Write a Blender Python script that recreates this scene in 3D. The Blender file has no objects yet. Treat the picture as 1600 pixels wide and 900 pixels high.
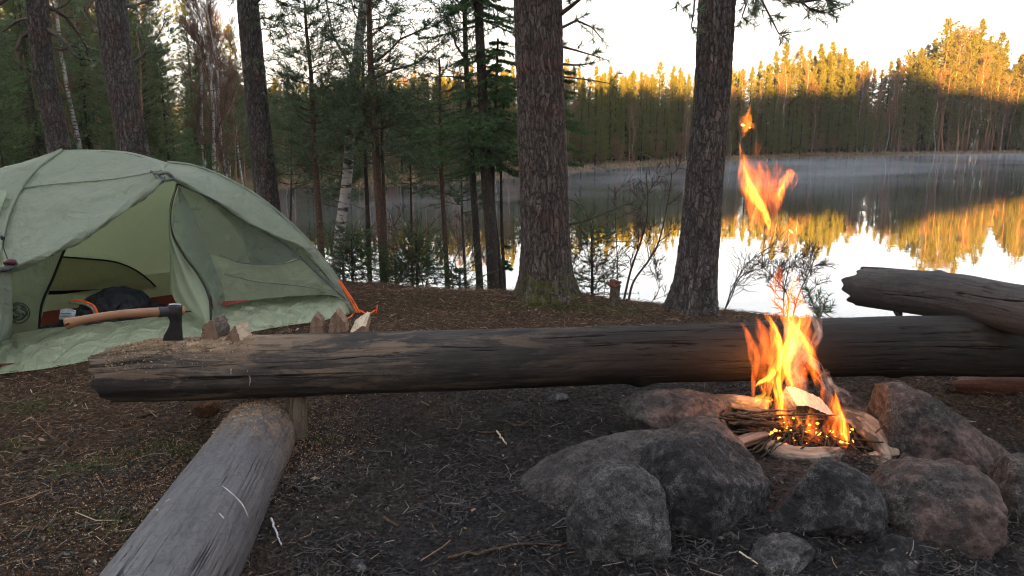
import bpy, math, random
import numpy as np
from mathutils import Vector
C = bpy.context.scene.collection
R = math.radians
rng = np.random.default_rng(7)
random.seed(7)

# ---------------------------------------------------------------- camera
PITCH = R(11.5); CH = 1.25; F = 1155.0; WATER = -1.2
cp, sp = math.cos(PITCH), math.sin(PITCH)
def ray(u, v):
    a = (u-800)/F; b = -(v-450)/F
    return np.array([a, cp + b*sp, -sp + b*cp])          # world direction with unit depth
def at(u, v, Y):
    d = ray(u, v); t = Y/d[1]
    return np.array([d[0]*t, Y, CH + d[2]*t])
def atz(u, v, z):
    d = ray(u, v); t = (z-CH)/d[2]
    return np.array([d[0]*t, d[1]*t, z])
def px(n, Y, v=450):                                     # n photo pixels at world distance Y, as metres
    d = ray(800, v); return n/F*Y/d[1]
cam = bpy.data.cameras.new('camera'); cam.lens = 36*F/1600; cam.sensor_width = 36; cam.clip_end = 3000; cam.clip_start = 0.05
co = bpy.data.objects.new('camera', cam); C.objects.link(co)
co.location = (0, 0, CH); co.rotation_euler = (math.pi/2 - PITCH, 0, 0)
bpy.context.scene.camera = co

# ---------------------------------------------------------------- numpy noise
_perm = np.random.default_rng(3).permutation(256); _perm = np.concatenate([_perm, _perm, _perm])
_gr = np.random.default_rng(4).normal(size=(256, 3)); _gr /= np.linalg.norm(_gr, axis=1)[:, None]
def pn(p):
    p = np.asarray(p, float); i = np.floor(p).astype(int); f = p - i; i &= 255
    w = f*f*f*(f*(f*6-15)+10); r = 0
    for dx in (0, 1):
        for dy in (0, 1):
            for dz in (0, 1):
                h = _perm[(_perm[(_perm[(i[:, 0]+dx) & 255] + i[:, 1]+dy) & 255] + i[:, 2]+dz) & 255]
                g = _gr[h]; k = ((f[:, 0]-dx)*g[:, 0] + (f[:, 1]-dy)*g[:, 1] + (f[:, 2]-dz)*g[:, 2])
                r = r + k*(w[:, 0] if dx else 1-w[:, 0])*(w[:, 1] if dy else 1-w[:, 1])*(w[:, 2] if dz else 1-w[:, 2])
    return r*1.6
def fbm(p, o=4, g=0.5):
    p = np.asarray(p, float); s = 0; a = 1; n = 0
    for k in range(o):
        s = s + a*pn(p*2**k + 17.3*k); n += a; a *= g
    return s/n
def nrm(v): return v/np.maximum(np.linalg.norm(v, axis=-1, keepdims=True), 1e-9)
def sstep(a, b, x):
    t = np.clip((x-a)/(b-a), 0, 1); return t*t*(3-2*t)

# ---------------------------------------------------------------- meshes
def mesh(name, V, F_, mat=None, parent=None, smooth=False, attrs=None, mats=None, midx=None):
    """V: n x 3, F_: an m x k array or a list of such arrays"""
    V = np.asarray(V, np.float32)
    if not isinstance(F_, list): F_ = [F_]
    F_ = [np.asarray(f, np.int32) for f in F_ if len(f)]
    me = bpy.data.meshes.new(name)
    me.vertices.add(len(V)); me.vertices.foreach_set('co', V.ravel())
    tot = np.concatenate([np.full(len(f), f.shape[1], np.int32) for f in F_])
    st = np.concatenate([[0], np.cumsum(tot)[:-1]]).astype(np.int32)
    lp = np.concatenate([f.ravel() for f in F_])
    me.loops.add(len(lp)); me.loops.foreach_set('vertex_index', lp)
    me.polygons.add(len(tot)); me.polygons.foreach_set('loop_start', st); me.polygons.foreach_set('loop_total', tot)
    if midx is not None: me.polygons.foreach_set('material_index', np.asarray(midx, np.int32))
    me.update(calc_edges=True)
    me.polygons.foreach_set('use_smooth', np.full(len(me.polygons), smooth))
    for k, a in (attrs or {}).items():
        a = np.asarray(a, np.float32)
        if a.ndim == 1: me.attributes.new(k, 'FLOAT', 'POINT').data.foreach_set('value', a)
        else: me.attributes.new(k, 'FLOAT_VECTOR', 'POINT').data.foreach_set('vector', a.ravel())
    for m in (mats or ([mat] if mat else [])): me.materials.append(m)
    return link(name, me, parent)
def link(name, me, parent=None):
    o = bpy.data.objects.new(name, me); C.objects.link(o); o.parent = parent
    return o
def empty(name, loc=(0, 0, 0)):
    o = bpy.data.objects.new(name, None); C.objects.link(o); o.location = loc; o.empty_display_size = .1
    return o
def tag(o, label=None, cat=None, group=None, kind=None):
    if label: o['label'] = label
    if cat: o['category'] = cat
    if group: o['group'] = group
    if kind: o['kind'] = kind
    return o
def shift(o, loc):
    """bring an object's origin to loc, its mesh staying in place"""
    me = o.data; n = len(me.vertices); a = np.zeros(n*3, np.float32); me.vertices.foreach_get('co', a)
    a = a.reshape(-1, 3) - np.asarray(loc, np.float32); me.vertices.foreach_set('co', a.ravel()); me.update()
    o.location = loc
class MB:
    def __init__(s): s.V = []; s.F = {}; s.A = {}; s.n = 0
    def add(s, V, *Fs, **attrs):
        V = np.asarray(V, float).reshape(-1, 3)
        for f in Fs:
            f = np.asarray(f, int)
            if len(f): s.F.setdefault(f.shape[1], []).append(f + s.n)
        for k, a in attrs.items(): s.A.setdefault(k, []).append(np.asarray(a, float))
        s.V.append(V); s.n += len(V); return s
    def build(s, name, mat=None, parent=None, smooth=False, mats=None):
        if not s.n: return None
        at_ = {k: np.concatenate(a) for k, a in s.A.items()}
        return mesh(name, np.concatenate(s.V), [np.concatenate(f) for f in s.F.values()], mat, parent, smooth, at_, mats)
def catmull(P, n):
    P = np.asarray(P, float)
    if len(P) == 2: return P[0] + (P[1]-P[0])*np.linspace(0, 1, n)[:, None]
    Q = np.vstack([2*P[0]-P[1], P, 2*P[-1]-P[-2]])
    t = np.linspace(0, len(P)-1, n); i = np.minimum(t.astype(int), len(P)-2); f = (t-i)[:, None]
    a, b, c, d = Q[i], Q[i+1], Q[i+2], Q[i+3]
    return .5*((2*b) + (c-a)*f + (2*a-5*b+4*c-d)*f**2 + (3*b-a-3*c+d)*f**3)
def frames(P):
    T = nrm(np.gradient(P, axis=0)); N = np.zeros_like(P)
    a = np.array([0, 0, 1.]) if abs(T[0][2]) < .9 else np.array([1., 0, 0])
    n = nrm(np.cross(T[0], a))
    for i in range(len(P)):
        n = n - T[i]*np.dot(n, T[i]); n = n/np.linalg.norm(n); N[i] = n
    return T, N, np.cross(T, N)
def tube(P, r, seg=12, caps=True, ell=1.0, rfun=None):
    """V, faces list, P0 straightened coordinates"""
    P = np.asarray(P, float); n = len(P); r = np.broadcast_to(np.asarray(r, float), (n,))
    T, N, B = frames(P); th = np.linspace(0, 2*np.pi, seg, endpoint=False)
    L = np.concatenate([[0], np.cumsum(np.linalg.norm(np.diff(P, axis=0), axis=1))])
    rr = np.repeat(r[:, None], seg, 1)
    if rfun is not None: rr = rr*rfun(L[:, None]+0*th[None], th[None]+0*L[:, None], rr)
    V = P[:, None] + rr[..., None]*(np.cos(th)[None, :, None]*N[:, None] + ell*np.sin(th)[None, :, None]*B[:, None])
    rm = r.mean()
    P0 = np.stack([np.cos(th)[None]*rm+0*rr, np.sin(th)[None]*rm+0*rr, L[:, None]+0*rr], -1)
    i = np.arange(n-1)[:, None]*seg; j = np.arange(seg)[None]; k = (j+1) % seg
    Fq = np.stack([i+j, i+k, i+seg+k, i+seg+j], -1).reshape(-1, 4)
    V = V.reshape(-1, 3); P0 = P0.reshape(-1, 3); Fs = [Fq]
    if caps:
        c0 = len(V); V = np.vstack([V, P[0], P[-1]]); P0 = np.vstack([P0, [0, 0, 0], [0, 0, L[-1]]])
        jj = np.arange(seg); kk = (jj+1) % seg
        Fs.append(np.concatenate([np.stack([kk, jj, jj*0+c0], -1), np.stack([(n-1)*seg+jj, (n-1)*seg+kk, jj*0+c0+1], -1)]))
    return V, Fs, P0
def sticks(A, B, ra, rb, seg=4):
    """many thin prisms at once"""
    A = np.asarray(A, float).reshape(-1, 3); B = np.asarray(B, float).reshape(-1, 3); n = len(A)
    ra = np.broadcast_to(ra, (n,)); rb = np.broadcast_to(rb, (n,))
    d = nrm(B-A); h = np.where(np.abs(d[:, 2:3]) < .9, np.array([[0, 0, 1.]]), np.array([[1., 0, 0]]))
    u = nrm(np.cross(d, h)); w = np.cross(d, u); th = np.linspace(0, 2*np.pi, seg, endpoint=False)
    o = np.cos(th)[None, :, None]*u[:, None] + np.sin(th)[None, :, None]*w[:, None]
    V = np.concatenate([A[:, None]+o*ra[:, None, None], B[:, None]+o*rb[:, None, None]], 1).reshape(-1, 3)
    j = np.arange(seg); k = (j+1) % seg
    f = np.stack([j, k, seg+k, seg+j], -1)[None] + (np.arange(n)*2*seg)[:, None, None]
    return V, f.reshape(-1, 4)
def needles(A, B, n, ln, w, fw=.6, g=rng, jit=.25, tip=.0):
    """n thin triangles along each segment A-B"""
    A = np.asarray(A, float).reshape(-1, 3); B = np.asarray(B, float).reshape(-1, 3); m = len(A)
    t = g.random((m, n, 1))*(1-tip)+tip; d = nrm(B-A)[:, None]
    p = (A[:, None] + (B-A)[:, None]*t).reshape(-1, 3)
    rd = g.normal(size=(m, n, 3)); rd = nrm(rd - d*(rd*d).sum(-1, keepdims=True))
    dr = nrm(rd + d*fw*(.5+g.random((m, n, 1)))).reshape(-1, 3)
    l = ln*(1+jit*g.normal(size=(m*n, 1)))
    s = nrm(np.cross(dr, g.normal(size=(m*n, 3))))*w*.5
    V = np.stack([p-s, p+s, p+dr*l], 1).reshape(-1, 3)
    return V, np.arange(m*n*3).reshape(-1, 3), np.repeat(g.random(m*n), 3)
def loft(rows, nu, nv, wr=0, ws=6.0, seed=0, wst=(1, 1, 1)):
    """a grid surface through curves (rows of control points)"""
    rows = [catmull(r, nu) for r in rows]; G = np.stack(rows, 0)
    G = np.stack([catmull(G[:, i], nv) for i in range(nu)], 1)
    if wr:
        du = np.gradient(G, axis=1); dv = np.gradient(G, axis=0); N = nrm(np.cross(du, dv))
        q = G.reshape(-1, 3)*ws*np.asarray(wst)+seed
        f = (fbm(q, 3) + .6*(1-2*np.abs(pn(q*1.7+9)))).reshape(G.shape[:2])
        e = np.ones(G.shape[:2]); G = G + N*(f*wr)[..., None]
    i = np.arange(nv-1)[:, None]*nu; j = np.arange(nu-1)[None]
    Fq = np.stack([i+j, i+j+1, i+nu+j+1, i+nu+j], -1).reshape(-1, 4)
    uu, vv = np.meshgrid(np.linspace(0, 1, nu), np.linspace(0, 1, nv))
    return G.reshape(-1, 3), Fq, np.stack([uu, vv, 0*uu], -1).reshape(-1, 3)
def ico(sub):
    import bmesh
    bm = bmesh.new(); bmesh.ops.create_icosphere(bm, subdivisions=sub, radius=1)
    V = np.array([v.co[:] for v in bm.verts]); Fs = np.array([[v.index for v in f.verts] for f in bm.faces]); bm.free()
    return V, Fs

# ---------------------------------------------------------------- materials
class NT:
    def __init__(s, name):
        s.m = bpy.data.materials.new(name); s.m.use_nodes = True; s.t = s.m.node_tree; s.t.nodes.clear()
        s.out = s.t.nodes.new('ShaderNodeOutputMaterial')
    def n(s, typ, ins=None, **props):
        nd = s.t.nodes.new('ShaderNode'+typ)
        for k, v in props.items(): setattr(nd, k, v)
        for k, v in (ins or {}).items():
            if isinstance(v, bpy.types.NodeSocket): s.t.links.new(v, nd.inputs[k])
            else: nd.inputs[k].default_value = v
        return nd
    def attr(s, a): 
        nd = s.n('Attribute', attribute_name=a); return nd
    def map(s, vec, scale=(1, 1, 1), loc=(0, 0, 0)):
        return s.n('Mapping', {'Vector': vec, 'Scale': scale, 'Location': loc}).outputs[0]
    def noise(s, vec, scale, detail=4, rough=.55, dist=0.0):
        return s.n('TexNoise', {'Vector': vec, 'Scale': scale, 'Detail': detail, 'Roughness': rough, 'Distortion': dist}).outputs['Fac']
    def vor(s, vec, scale, feature='F1', out='Distance', rnd=1.0):
        return s.n('TexVoronoi', {'Vector': vec, 'Scale': scale, 'Randomness': rnd}, feature=feature).outputs[out]
    def ramp(s, fac, stops, interp='LINEAR'):
        nd = s.n('ValToRGB', {'Fac': fac}); cr = nd.color_ramp; cr.interpolation = interp
        while len(cr.elements) < len(stops): cr.elements.new(.5)
        for e, (p, c) in zip(cr.elements, stops):
            e.position = p; e.color = (*c, 1) if not isinstance(c, (int, float)) else (c, c, c, 1)
        return nd.outputs[0]
    def mix(s, f, a, b, mode='MIX'):
        nd = s.n('Mix', data_type='RGBA', blend_type=mode)
        for k, v in ((0, f), (6, a), (7, b)):
            if isinstance(v, bpy.types.NodeSocket): s.t.links.new(v, nd.inputs[k])
            else: nd.inputs[k].default_value = v if not isinstance(v, tuple) else (*v, 1)
        return nd.outputs[2]
    def math(s, op, a, b=0.0, c=0.0, clamp=False):
        nd = s.n('Math', operation=op); nd.use_clamp = clamp
        for k, v in enumerate((a, b, c)):
            if isinstance(v, bpy.types.NodeSocket): s.t.links.new(v, nd.inputs[k])
            else: nd.inputs[k].default_value = v
        return nd.outputs[0]
    def rng(s, v, a, b, c=0.0, d=1.0, t='SMOOTHSTEP'):
        return s.n('MapRange', {'Value': v, 'From Min': a, 'From Max': b, 'To Min': c, 'To Max': d}, interpolation_type=t).outputs[0]
    def bump(s, h, strength=1.0, dist=.01, nrm_=None):
        i = {'Height': h, 'Strength': strength, 'Distance': dist}
        if nrm_ is not None: i['Normal'] = nrm_
        return s.n('Bump', i).outputs[0]
    def bsdf(s, col, rough=.8, normal=None, spec=.3, **kw):
        i = {'Base Color': col if not isinstance(col, tuple) else (*col, 1), 'Roughness': rough, 'Specular IOR Level': spec}
        if normal is not None: i['Normal'] = normal
        i.update(kw); return s.n('BsdfPrincipled', i).outputs[0]
    def surf(s, sh): s.t.links.new(sh, s.out.inputs['Surface']); return s
    def vol(s, sh): s.t.links.new(sh, s.out.inputs['Volume']); return s
    def disp(s, h, scale, mid=.5):
        s.t.links.new(s.n('Displacement', {'Height': h, 'Midlevel': mid, 'Scale': scale}).outputs[0], s.out.inputs['Displacement'])
        s.m.displacement_method = 'BOTH'; return s
    @property
    def pos(s): return s.n('NewGeometry').outputs['Position']
    @property
    def obj(s): return s.n('TexCoord').outputs['Object']

def m_bark(name, plate=(.13, .105, .09), plate2=(.2, .15, .12), crack=(.025, .02, .018), scale=22, stretch=.28, disp=.012, moss=None, red=None, cw=.1):
    t = NT(name); p = t.attr('P0').outputs['Vector']
    d = t.n('TexNoise', {'Vector': p, 'Scale': 9.0, 'Detail': 3.0}).outputs['Color']
    q = t.mix(.07, p, d, 'ADD'); d2 = t.n('TexNoise', {'Vector': p, 'Scale': 40.0, 'Detail': 3.0}).outputs['Color']; q = t.mix(.028, q, d2, 'ADD'); q = t.map(q, (1, 1, stretch))
    rdg = t.math('ABSOLUTE', t.math('SUBTRACT', t.noise(t.map(p, (1, 1, .13)), scale*.9, 4, .6, .9), .5)); rdg = t.rng(rdg, .0, .13)
    e = t.vor(q, scale, 'DISTANCE_TO_EDGE'); e2 = t.vor(q, scale*2.6, 'DISTANCE_TO_EDGE')
    cell = t.n('TexVoronoi', {'Vector': q, 'Scale': scale}).outputs['Color']
    k = t.rng(e, 0.0, cw*1.6); k2 = t.rng(e2, 0.0, .09)
    fine = t.noise(t.map(p, (1, 1, .35)), 90, 5, .7)
    big = t.noise(p, 3.5, 3)
    h = t.math('ADD', t.math('MULTIPLY', k, .36), t.math('ADD', t.math('MULTIPLY', k2, .14), t.math('ADD', t.math('MULTIPLY', rdg, .34), t.math('MULTIPLY', fine, .30))))
    col = t.mix(t.rng(t.n('SeparateColor', {'Color': cell}).outputs[0], .1, .9), plate, plate2)
    col = t.mix(t.rng(fine, .35, .7), t.mix(.5, col, crack), col)
    if red: col = t.mix(t.math('MULTIPLY', t.rng(big, .52, .66), .6), col, red)
    col = t.mix(t.math('MULTIPLY', t.rng(k, 0, 1, .3, 1), t.math('MULTIPLY', t.rng(rdg, 0, 1, .45, 1), t.rng(k2, 0, 1, .6, 1))), crack, col)
    if moss:
        z = t.n('SeparateXYZ', {'Vector': p}).outputs[2]
        mm = t.math('MULTIPLY', t.rng(t.math('ADD', z, t.math('MULTIPLY', big, .5)), moss, moss*.35, 0, 1), t.rng(t.noise(p, 22, 4), .4, .6))
        col = t.mix(t.math('MULTIPLY', mm, .85), col, (.075, .085, .018))
    t.surf(t.bsdf(col, .9, t.bump(fine, .5, .004), .15)).disp(h, disp, .6)
    return t.m
def m_wood(name, cols, crack=1.0, disp=.006, gs=1.0, extra=None, rough=.75, spec=.25, flake=.35, stops=(.3, .45, .58, .72)):
    """weathered log: stretched grain, long checks; cols: four colours"""
    t = NT(name); p = t.attr('P0').outputs['Vector']
    g = t.noise(t.map(p, (1, 1, .06)), 26*gs, 5, .6, .4)
    g2 = t.noise(t.map(p, (1, 1, .18), (3, 1, 7)), 9*gs, 6, .65, .8)
    big = t.noise(t.map(p, (1, 1, .45)), 5.5, 5, .6)
    fine = t.noise(t.map(p, (1, 1, .12)), 160, 3, .6)
    c1 = t.noise(t.map(p, (1, 1, .022), (9, 4, 2)), 17*gs, 2, .5, .1); c2 = t.noise(t.map(p, (1, 1, .03), (2, 7, 5)), 38*gs, 2, .5, .1)
    ck = t.rng(t.math('ABSOLUTE', t.math('SUBTRACT', c1, .5)), .0, .010); ck = t.math('MULTIPLY', ck, t.rng(t.math('ABSOLUTE', t.math('SUBTRACT', c2, .5)), .0, .010, .45, 1))
    gate = t.rng(t.noise(t.map(p, (1, 1, .5)), 5.0, 3), .44, .56)
    fl = t.vor(t.mix(.05, t.map(p, (1, 1, .3)), t.n('TexNoise', {'Vector': p, 'Scale': 30.0}).outputs['Color'], 'ADD'), 26, 'DISTANCE_TO_EDGE'); fl = t.rng(fl, 0, .10)
    ck = t.math('SUBTRACT', 1.0, t.math('MULTIPLY', t.math('SUBTRACT', 1.0, ck), t.math('MULTIPLY', gate, crack)))
    f = t.math('ADD', t.math('MULTIPLY', big, .55), t.math('ADD', t.math('MULTIPLY', g2, .3), t.math('MULTIPLY', g, .15)))
    col = t.ramp(f, [(s, c) for s, c in zip(stops, cols)])
    col = t.mix(t.rng(fine, .3, .7, .0, .35), col, t.mix(.6, col, (.01, .01, .01)))
    col = t.mix(t.rng(g, .3, .5, .35, 0), col, (.012, .01, .01)); col = t.mix(t.math('MULTIPLY', t.math('SUBTRACT', 1.0, fl), flake), col, (.02, .018, .018))
    col = t.mix(ck, (.008, .007, .007), col)
    if extra: col = extra(t, p, col, fine)
    h = t.math('ADD', t.math('MULTIPLY', ck, .6), t.math('ADD', t.math('MULTIPLY', g, .22), t.math('MULTIPLY', g2, .3)))
    t.surf(t.bsdf(col, rough, t.bump(t.math('ADD', fine, t.math('MULTIPLY', g, .6)), .6, .003), spec)).disp(h, disp, .6)
    return t.m
def m_leaf(name, a, b, trans=.25, rough=.6):
    t = NT(name); r = t.attr('rnd').outputs['Fac']
    col = t.mix(r, a, b)
    ds = t.bsdf(col, rough, None, .25)
    tr = t.n('BsdfTranslucent', {'Color': col}).outputs[0]
    t.surf(t.n('MixShader', {0: trans, 1: ds, 2: tr}).outputs[0]); return t.m
def m_plain(name, col, rough=.7, spec=.3, var=.25, scale=30, bump=.3, bd=.003, metal=0.0):
    t = NT(name); p = t.obj; f = t.noise(p, scale, 5)
    c = t.mix(t.rng(f, .3, .7), tuple(x*(1-var) for x in col), tuple(min(1, x*(1+var)) for x in col))
    t.surf(t.bsdf(c, rough, t.bump(f, bump, bd), spec, Metallic=metal)); return t.m
def m_cloth(name, col, trans=.35, alpha=1.0, rough=.55, wr=1.0, spec=.3, scale=7.0, mesh_=False):
    t = NT(name); p = t.pos
    f = t.noise(t.map(p, (1.0, .6, 1.3)), scale, 5, .62, 1.2); r2 = t.math('ABSOLUTE', t.math('SUBTRACT', t.noise(p, scale*2.3, 4, .6, .8), .5))
    c = t.mix(t.rng(t.noise(p, 3.0, 4), .3, .7), tuple(x*.88 for x in col), tuple(x*1.08 for x in col))
    h = t.math('ADD', f, t.math('MULTIPLY', r2, -.9)); nb = t.bump(h, .7*wr, .03)
    ds = t.bsdf(c, rough, nb, spec); tr = t.n('BsdfTranslucent', {'Color': c if not isinstance(c, tuple) else (*c, 1), 'Normal': nb}).outputs[0]
    s = t.n('MixShader', {0: trans, 1: ds, 2: tr}).outputs[0]
    if alpha < 1:
        s = t.n('MixShader', {0: alpha, 1: t.n('BsdfTransparent').outputs[0], 2: s}).outputs[0]
    t.surf(s); return t.m
SKY_STR=.115; PALE=(.95,1.0,1.1); EXPOSURE=3.5; MIST=.06; FLAME=.075; EMBER=.65; FIREW=.4; SMOKE=.7; HAZE=.00033
# ---------------------------------------------------------------- world and light
sc = bpy.context.scene
SUN_EL = R(4.2); SUN_AZ = (-.17, -1.0)                     # where the sun stands, seen from the camp: low, behind the camera
az = math.atan2(SUN_AZ[0], SUN_AZ[1])
w = bpy.data.worlds.new('World'); sc.world = w; w.use_nodes = True; nt = w.node_tree; nt.nodes.clear()
wo = nt.nodes.new('ShaderNodeOutputWorld'); bg = nt.nodes.new('ShaderNodeBackground'); bg.inputs['Strength'].default_value = SKY_STR
sky = nt.nodes.new('ShaderNodeTexSky'); sky.sky_type = 'NISHITA'; sky.sun_disc = False
sky.sun_elevation = SUN_EL; sky.sun_rotation = az; sky.air_density = 1.0; sky.dust_density = 1.5; sky.ozone_density = 1.0
mixn = nt.nodes.new('ShaderNodeMix'); mixn.data_type = 'RGBA'; mixn.inputs[0].default_value = .9
mixn.inputs[7].default_value = (*PALE, 1)                  # a thin bright overcast veil under the clear sky
nt.links.new(sky.outputs[0], mixn.inputs[6]); nt.links.new(mixn.outputs[2], bg.inputs['Color']); nt.links.new(bg.outputs[0], wo.inputs[0])
sl = bpy.data.lights.new('sun', 'SUN'); sl.energy = 5.0; sl.angle = R(.7); sl.color = (1.0, .49, .085)
so = bpy.data.objects.new('sun', sl); C.objects.link(so)
sd = Vector((SUN_AZ[0], SUN_AZ[1], math.hypot(*SUN_AZ)*math.tan(SUN_EL))).normalized()
so.rotation_euler = sd.to_track_quat('Z', 'Y').to_euler(); so.location = (0, -5, 30)
vs = sc.view_settings; vs.view_transform = 'Standard'; vs.look = 'None'; vs.exposure = EXPOSURE; vs.gamma = 1; vs.use_curve_mapping = False
cy = sc.cycles; cy.use_denoising = True; cy.denoiser = 'OPENIMAGEDENOISE'; cy.max_bounces = 6; cy.diffuse_bounces = 3; cy.glossy_bounces = 3
cy.transparent_max_bounces = 40; cy.transmission_bounces = 4; cy.volume_bounces = 0; cy.caustics_reflective = False; cy.caustics_refractive = False
cy.volume_step_rate = 1; cy.use_adaptive_sampling = True; cy.adaptive_threshold = .022; cy.filter_width = 1.15; cy.adaptive_min_samples = 20

# ---------------------------------------------------------------- terrain
def shoreline_v(u): return np.interp(u, [428, 470, 560, 700, 800, 890, 990, 1090, 1180, 1260, 1350, 1450, 1600], [292, 286, 284, 280, 273, 266, 258, 251, 246.5, 243, 242, 240, 238])
def shore_pt(u, v):
    p = atz(u, v, WATER); return (p[0], p[1])
LAKE = [(-3.6, 11.0), shore_pt(432, 330)] + [shore_pt(u, v) for u, v in ((428, 292), (470, 286), (560, 284), (700, 280), (800, 273), (890, 266), (990, 258), (1090, 251), (1180, 246.5), (1260, 243), (1350, 242), (1450, 240), (1600, 238))] \
     + [(135, 150), (150, 90), (120, 20), (40, 7.4), (12, 6.9), (3.2, 7.3), (.6, 8.2), (-1.8, 9.2)]
LAKE = np.array(LAKE)
def lake_sd(x, y):
    """signed distance to the lake: positive on land"""
    P = np.stack([x, y], -1); d = np.full(x.shape, 1e9); ins = np.zeros(x.shape, bool)
    for a, b in zip(LAKE, np.roll(LAKE, -1, 0)):
        e = b-a; w_ = P-a; t = np.clip((w_@e)/(e@e), 0, 1)[..., None]; d = np.minimum(d, np.linalg.norm(w_-t*e, axis=-1))
        c = ((a[1] > y) != (b[1] > y)) & (x < (b[0]-a[0])*(y-a[1])/((b[1]-a[1]) if b[1] != a[1] else 1e-9)+a[0]); ins ^= c
    return np.where(ins, -d, d)
FIRE = atz(1255, 700, .03)
def _crest():  # crest heights traced back from the wanted shadow edge on the far trees
    xs, zs = [], []; q = math.tan(SUN_EL)*math.hypot(*SUN_AZ)
    for u, vb, Yd in ((-100, 8, 26), (200, 12, 28), (325, 50, 31), (430, 118, 45), (560, 124, 48), (700, 128, 52), (800, 128, 58), (900, 138, 66), (1000, 150, 74), (1100, 150, 86), (1200, 146, 100), (1270, 150, 112), (1310, 158, 118), (1345, 130, 124), (1395, 128, 126), (1450, 150, 127), (1540, 152, 130), (1620, 168, 134), (1750, 168, 140)):
        p = at(u, vb, Yd); k = Yd+75; xs.append(p[0]+SUN_AZ[0]*k); zs.append(p[2]+q*k)
    i = np.argsort(xs); return np.array(xs)[i], np.array(zs)[i]
CRX, CRZ = _crest()
def hgt(x, y):
    x = np.atleast_1d(np.asarray(x, float)); y = np.atleast_1d(np.asarray(y, float)); sd = lake_sd(x, y)
    z = np.where(sd < 0, WATER - .9*sstep(0, 4, -sd) - .04, 0)
    near = WATER - .04 + (0.04-WATER)*sstep(.0, 2.5, sd)
    hz = lambda s, k=0: pn(np.stack([x*s+k, y*s, 0*x+k], -1))
    mid = WATER + .3*sstep(0, 1.2, sd) + .012*np.clip(sd, 0, 200) + .25*sstep(3, 12, sd)*(1+hz(.15, 5))
    f = sstep(14, 28, y)
    land = near*(1-f)+mid*f
    z = np.where(sd >= 0, land, z)
    # the camp: small unevenness, the mound of earth round the fire, the knoll by the shore
    d = np.hypot(x, y-3)
    cm = sstep(22, 6, d)*sstep(.5, 2.5, sd)
    z = z + cm*(.035*hz(.8, 2)+.018*hz(2.3, 9)+.008*hz(7, 3))
    fd = np.hypot((x-FIRE[0])/1.05, (y-(FIRE[1]-.25))/.85)
    z = z + .035*sstep(.55, .2, fd) + .012*hz(9, 1)*sstep(1.2, .6, fd)
    k1 = np.exp(-(((x-.75)/.85)**2+((y-2.25)/.42)**2)); z = z + .05*k1*(1+.5*hz(3.5, 4))
    k = atz(675, 462, 0.03); z = z + .08*np.exp(-(((x-k[0])/.45)**2+((y-k[1])/.3)**2))
    for (u, v, rr) in ((852, 474, .5), (1085, 500, .42)):
        q = atz(u, v, 0); z = z + .07*np.exp(-(((x-q[0])/rr)**2+((y-q[1])/rr)**2))
    # unseen ridge behind the camera, its crest shaped to shade camp and far woods
    cr = np.interp(x, CRX, CRZ)  + 1.3*hz(.16, 8) + .9*hz(.45, 3)
    z = z + (cr-z)*sstep(-14, -74, y)*(1-.4*sstep(-80, -200, y))
    # hills far beyond the lake
    z = z + 14*sstep(190, 420, y) + 6*sstep(-80, -260, x)
    return z
def gpos(u, v, dz=0):
    """where the pixel's ray meets the ground"""
    z = 0.0
    for _ in range(12):
        p = atz(u, v, z); z = .5*z+.5*float(hgt(p[0], p[1])[0])
    p = atz(u, v, z); p[2] += dz; return p
def axis(breaks):
    out = []
    for a, b, st in breaks: out.append(np.arange(a, b, st))
    out.append([breaks[-1][1]]); return np.concatenate(out)
def geom(a, b, n): return np.sign(a)*np.geomspace(abs(a), abs(b), n)
gx = np.concatenate([-np.geomspace(400, 5, 130)[:-1], axis([(-5, -3.2, .05), (-3.2, 3.2, .013), (3.2, 5, .05)]), np.geomspace(5, 400, 130)[1:]])
gy = np.concatenate([-np.geomspace(300, 1, 110)[:-1], axis([(-1, 1.2, .1), (1.2, 4.2, .011), (4.2, 7, .022), (7, 12, .08)]), np.geomspace(12, 600, 130)[1:]])
X, Y = np.meshgrid(gx, gy); Z = hgt(X.ravel(), Y.ravel())
nx, ny = len(gx), len(gy)
i = np.arange(ny-1)[:, None]*nx; j = np.arange(nx-1)[None]
t = NT('ground_soil'); p = t.pos
fd = t.n('VectorMath', {0: p, 1: (FIRE[0]-.5, FIRE[1]-.4, 0)}, operation='DISTANCE').outputs['Value']
n1 = t.noise(p, 2.2, 5, .6); n2 = t.noise(p, 55, 6, .72); n3 = t.noise(p, 14, 5, .65); cl = t.vor(p, 95, 'F1')
soot = t.rng(t.math('ADD', fd, t.math('MULTIPLY', n1, 1.8)), 3.0, 1.7)
duff = t.ramp(n2, [(.3, (.018, .012, .009)), (.5, (.07, .045, .031)), (.68, (.17, .115, .075))])
dark = t.ramp(n2, [(.3, (.009, .009, .010)), (.5, (.032, .031, .032)), (.7, (.085, .081, .079))])
ash = t.mix(t.rng(n3, .45, .62), dark, (.085, .085, .092))
dark = t.mix(t.rng(n1, .52, .66, 0, .7), dark, ash)
col = t.mix(soot, duff, dark)
yy = t.n('SeparateXYZ', {'Vector': p}).outputs[1]
col = t.mix(t.rng(n3, .58, .7, 0, .5), col, t.mix(.5, (.05, .06, .02), col))
far = t.mix(t.noise(p, .8, 4), (.16, .11, .06), (.07, .075, .03))
col = t.mix(t.rng(yy, 12, 24), col, far)
hh = t.math('ADD', t.math('MULTIPLY', n2, .6), t.math('ADD', t.math('MULTIPLY', cl, .25), t.math('MULTIPLY', n3, .8)))
t.surf(t.bsdf(col, .95, t.bump(hh, 1.0, .02), .12)).disp(hh, .03, .8)
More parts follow.
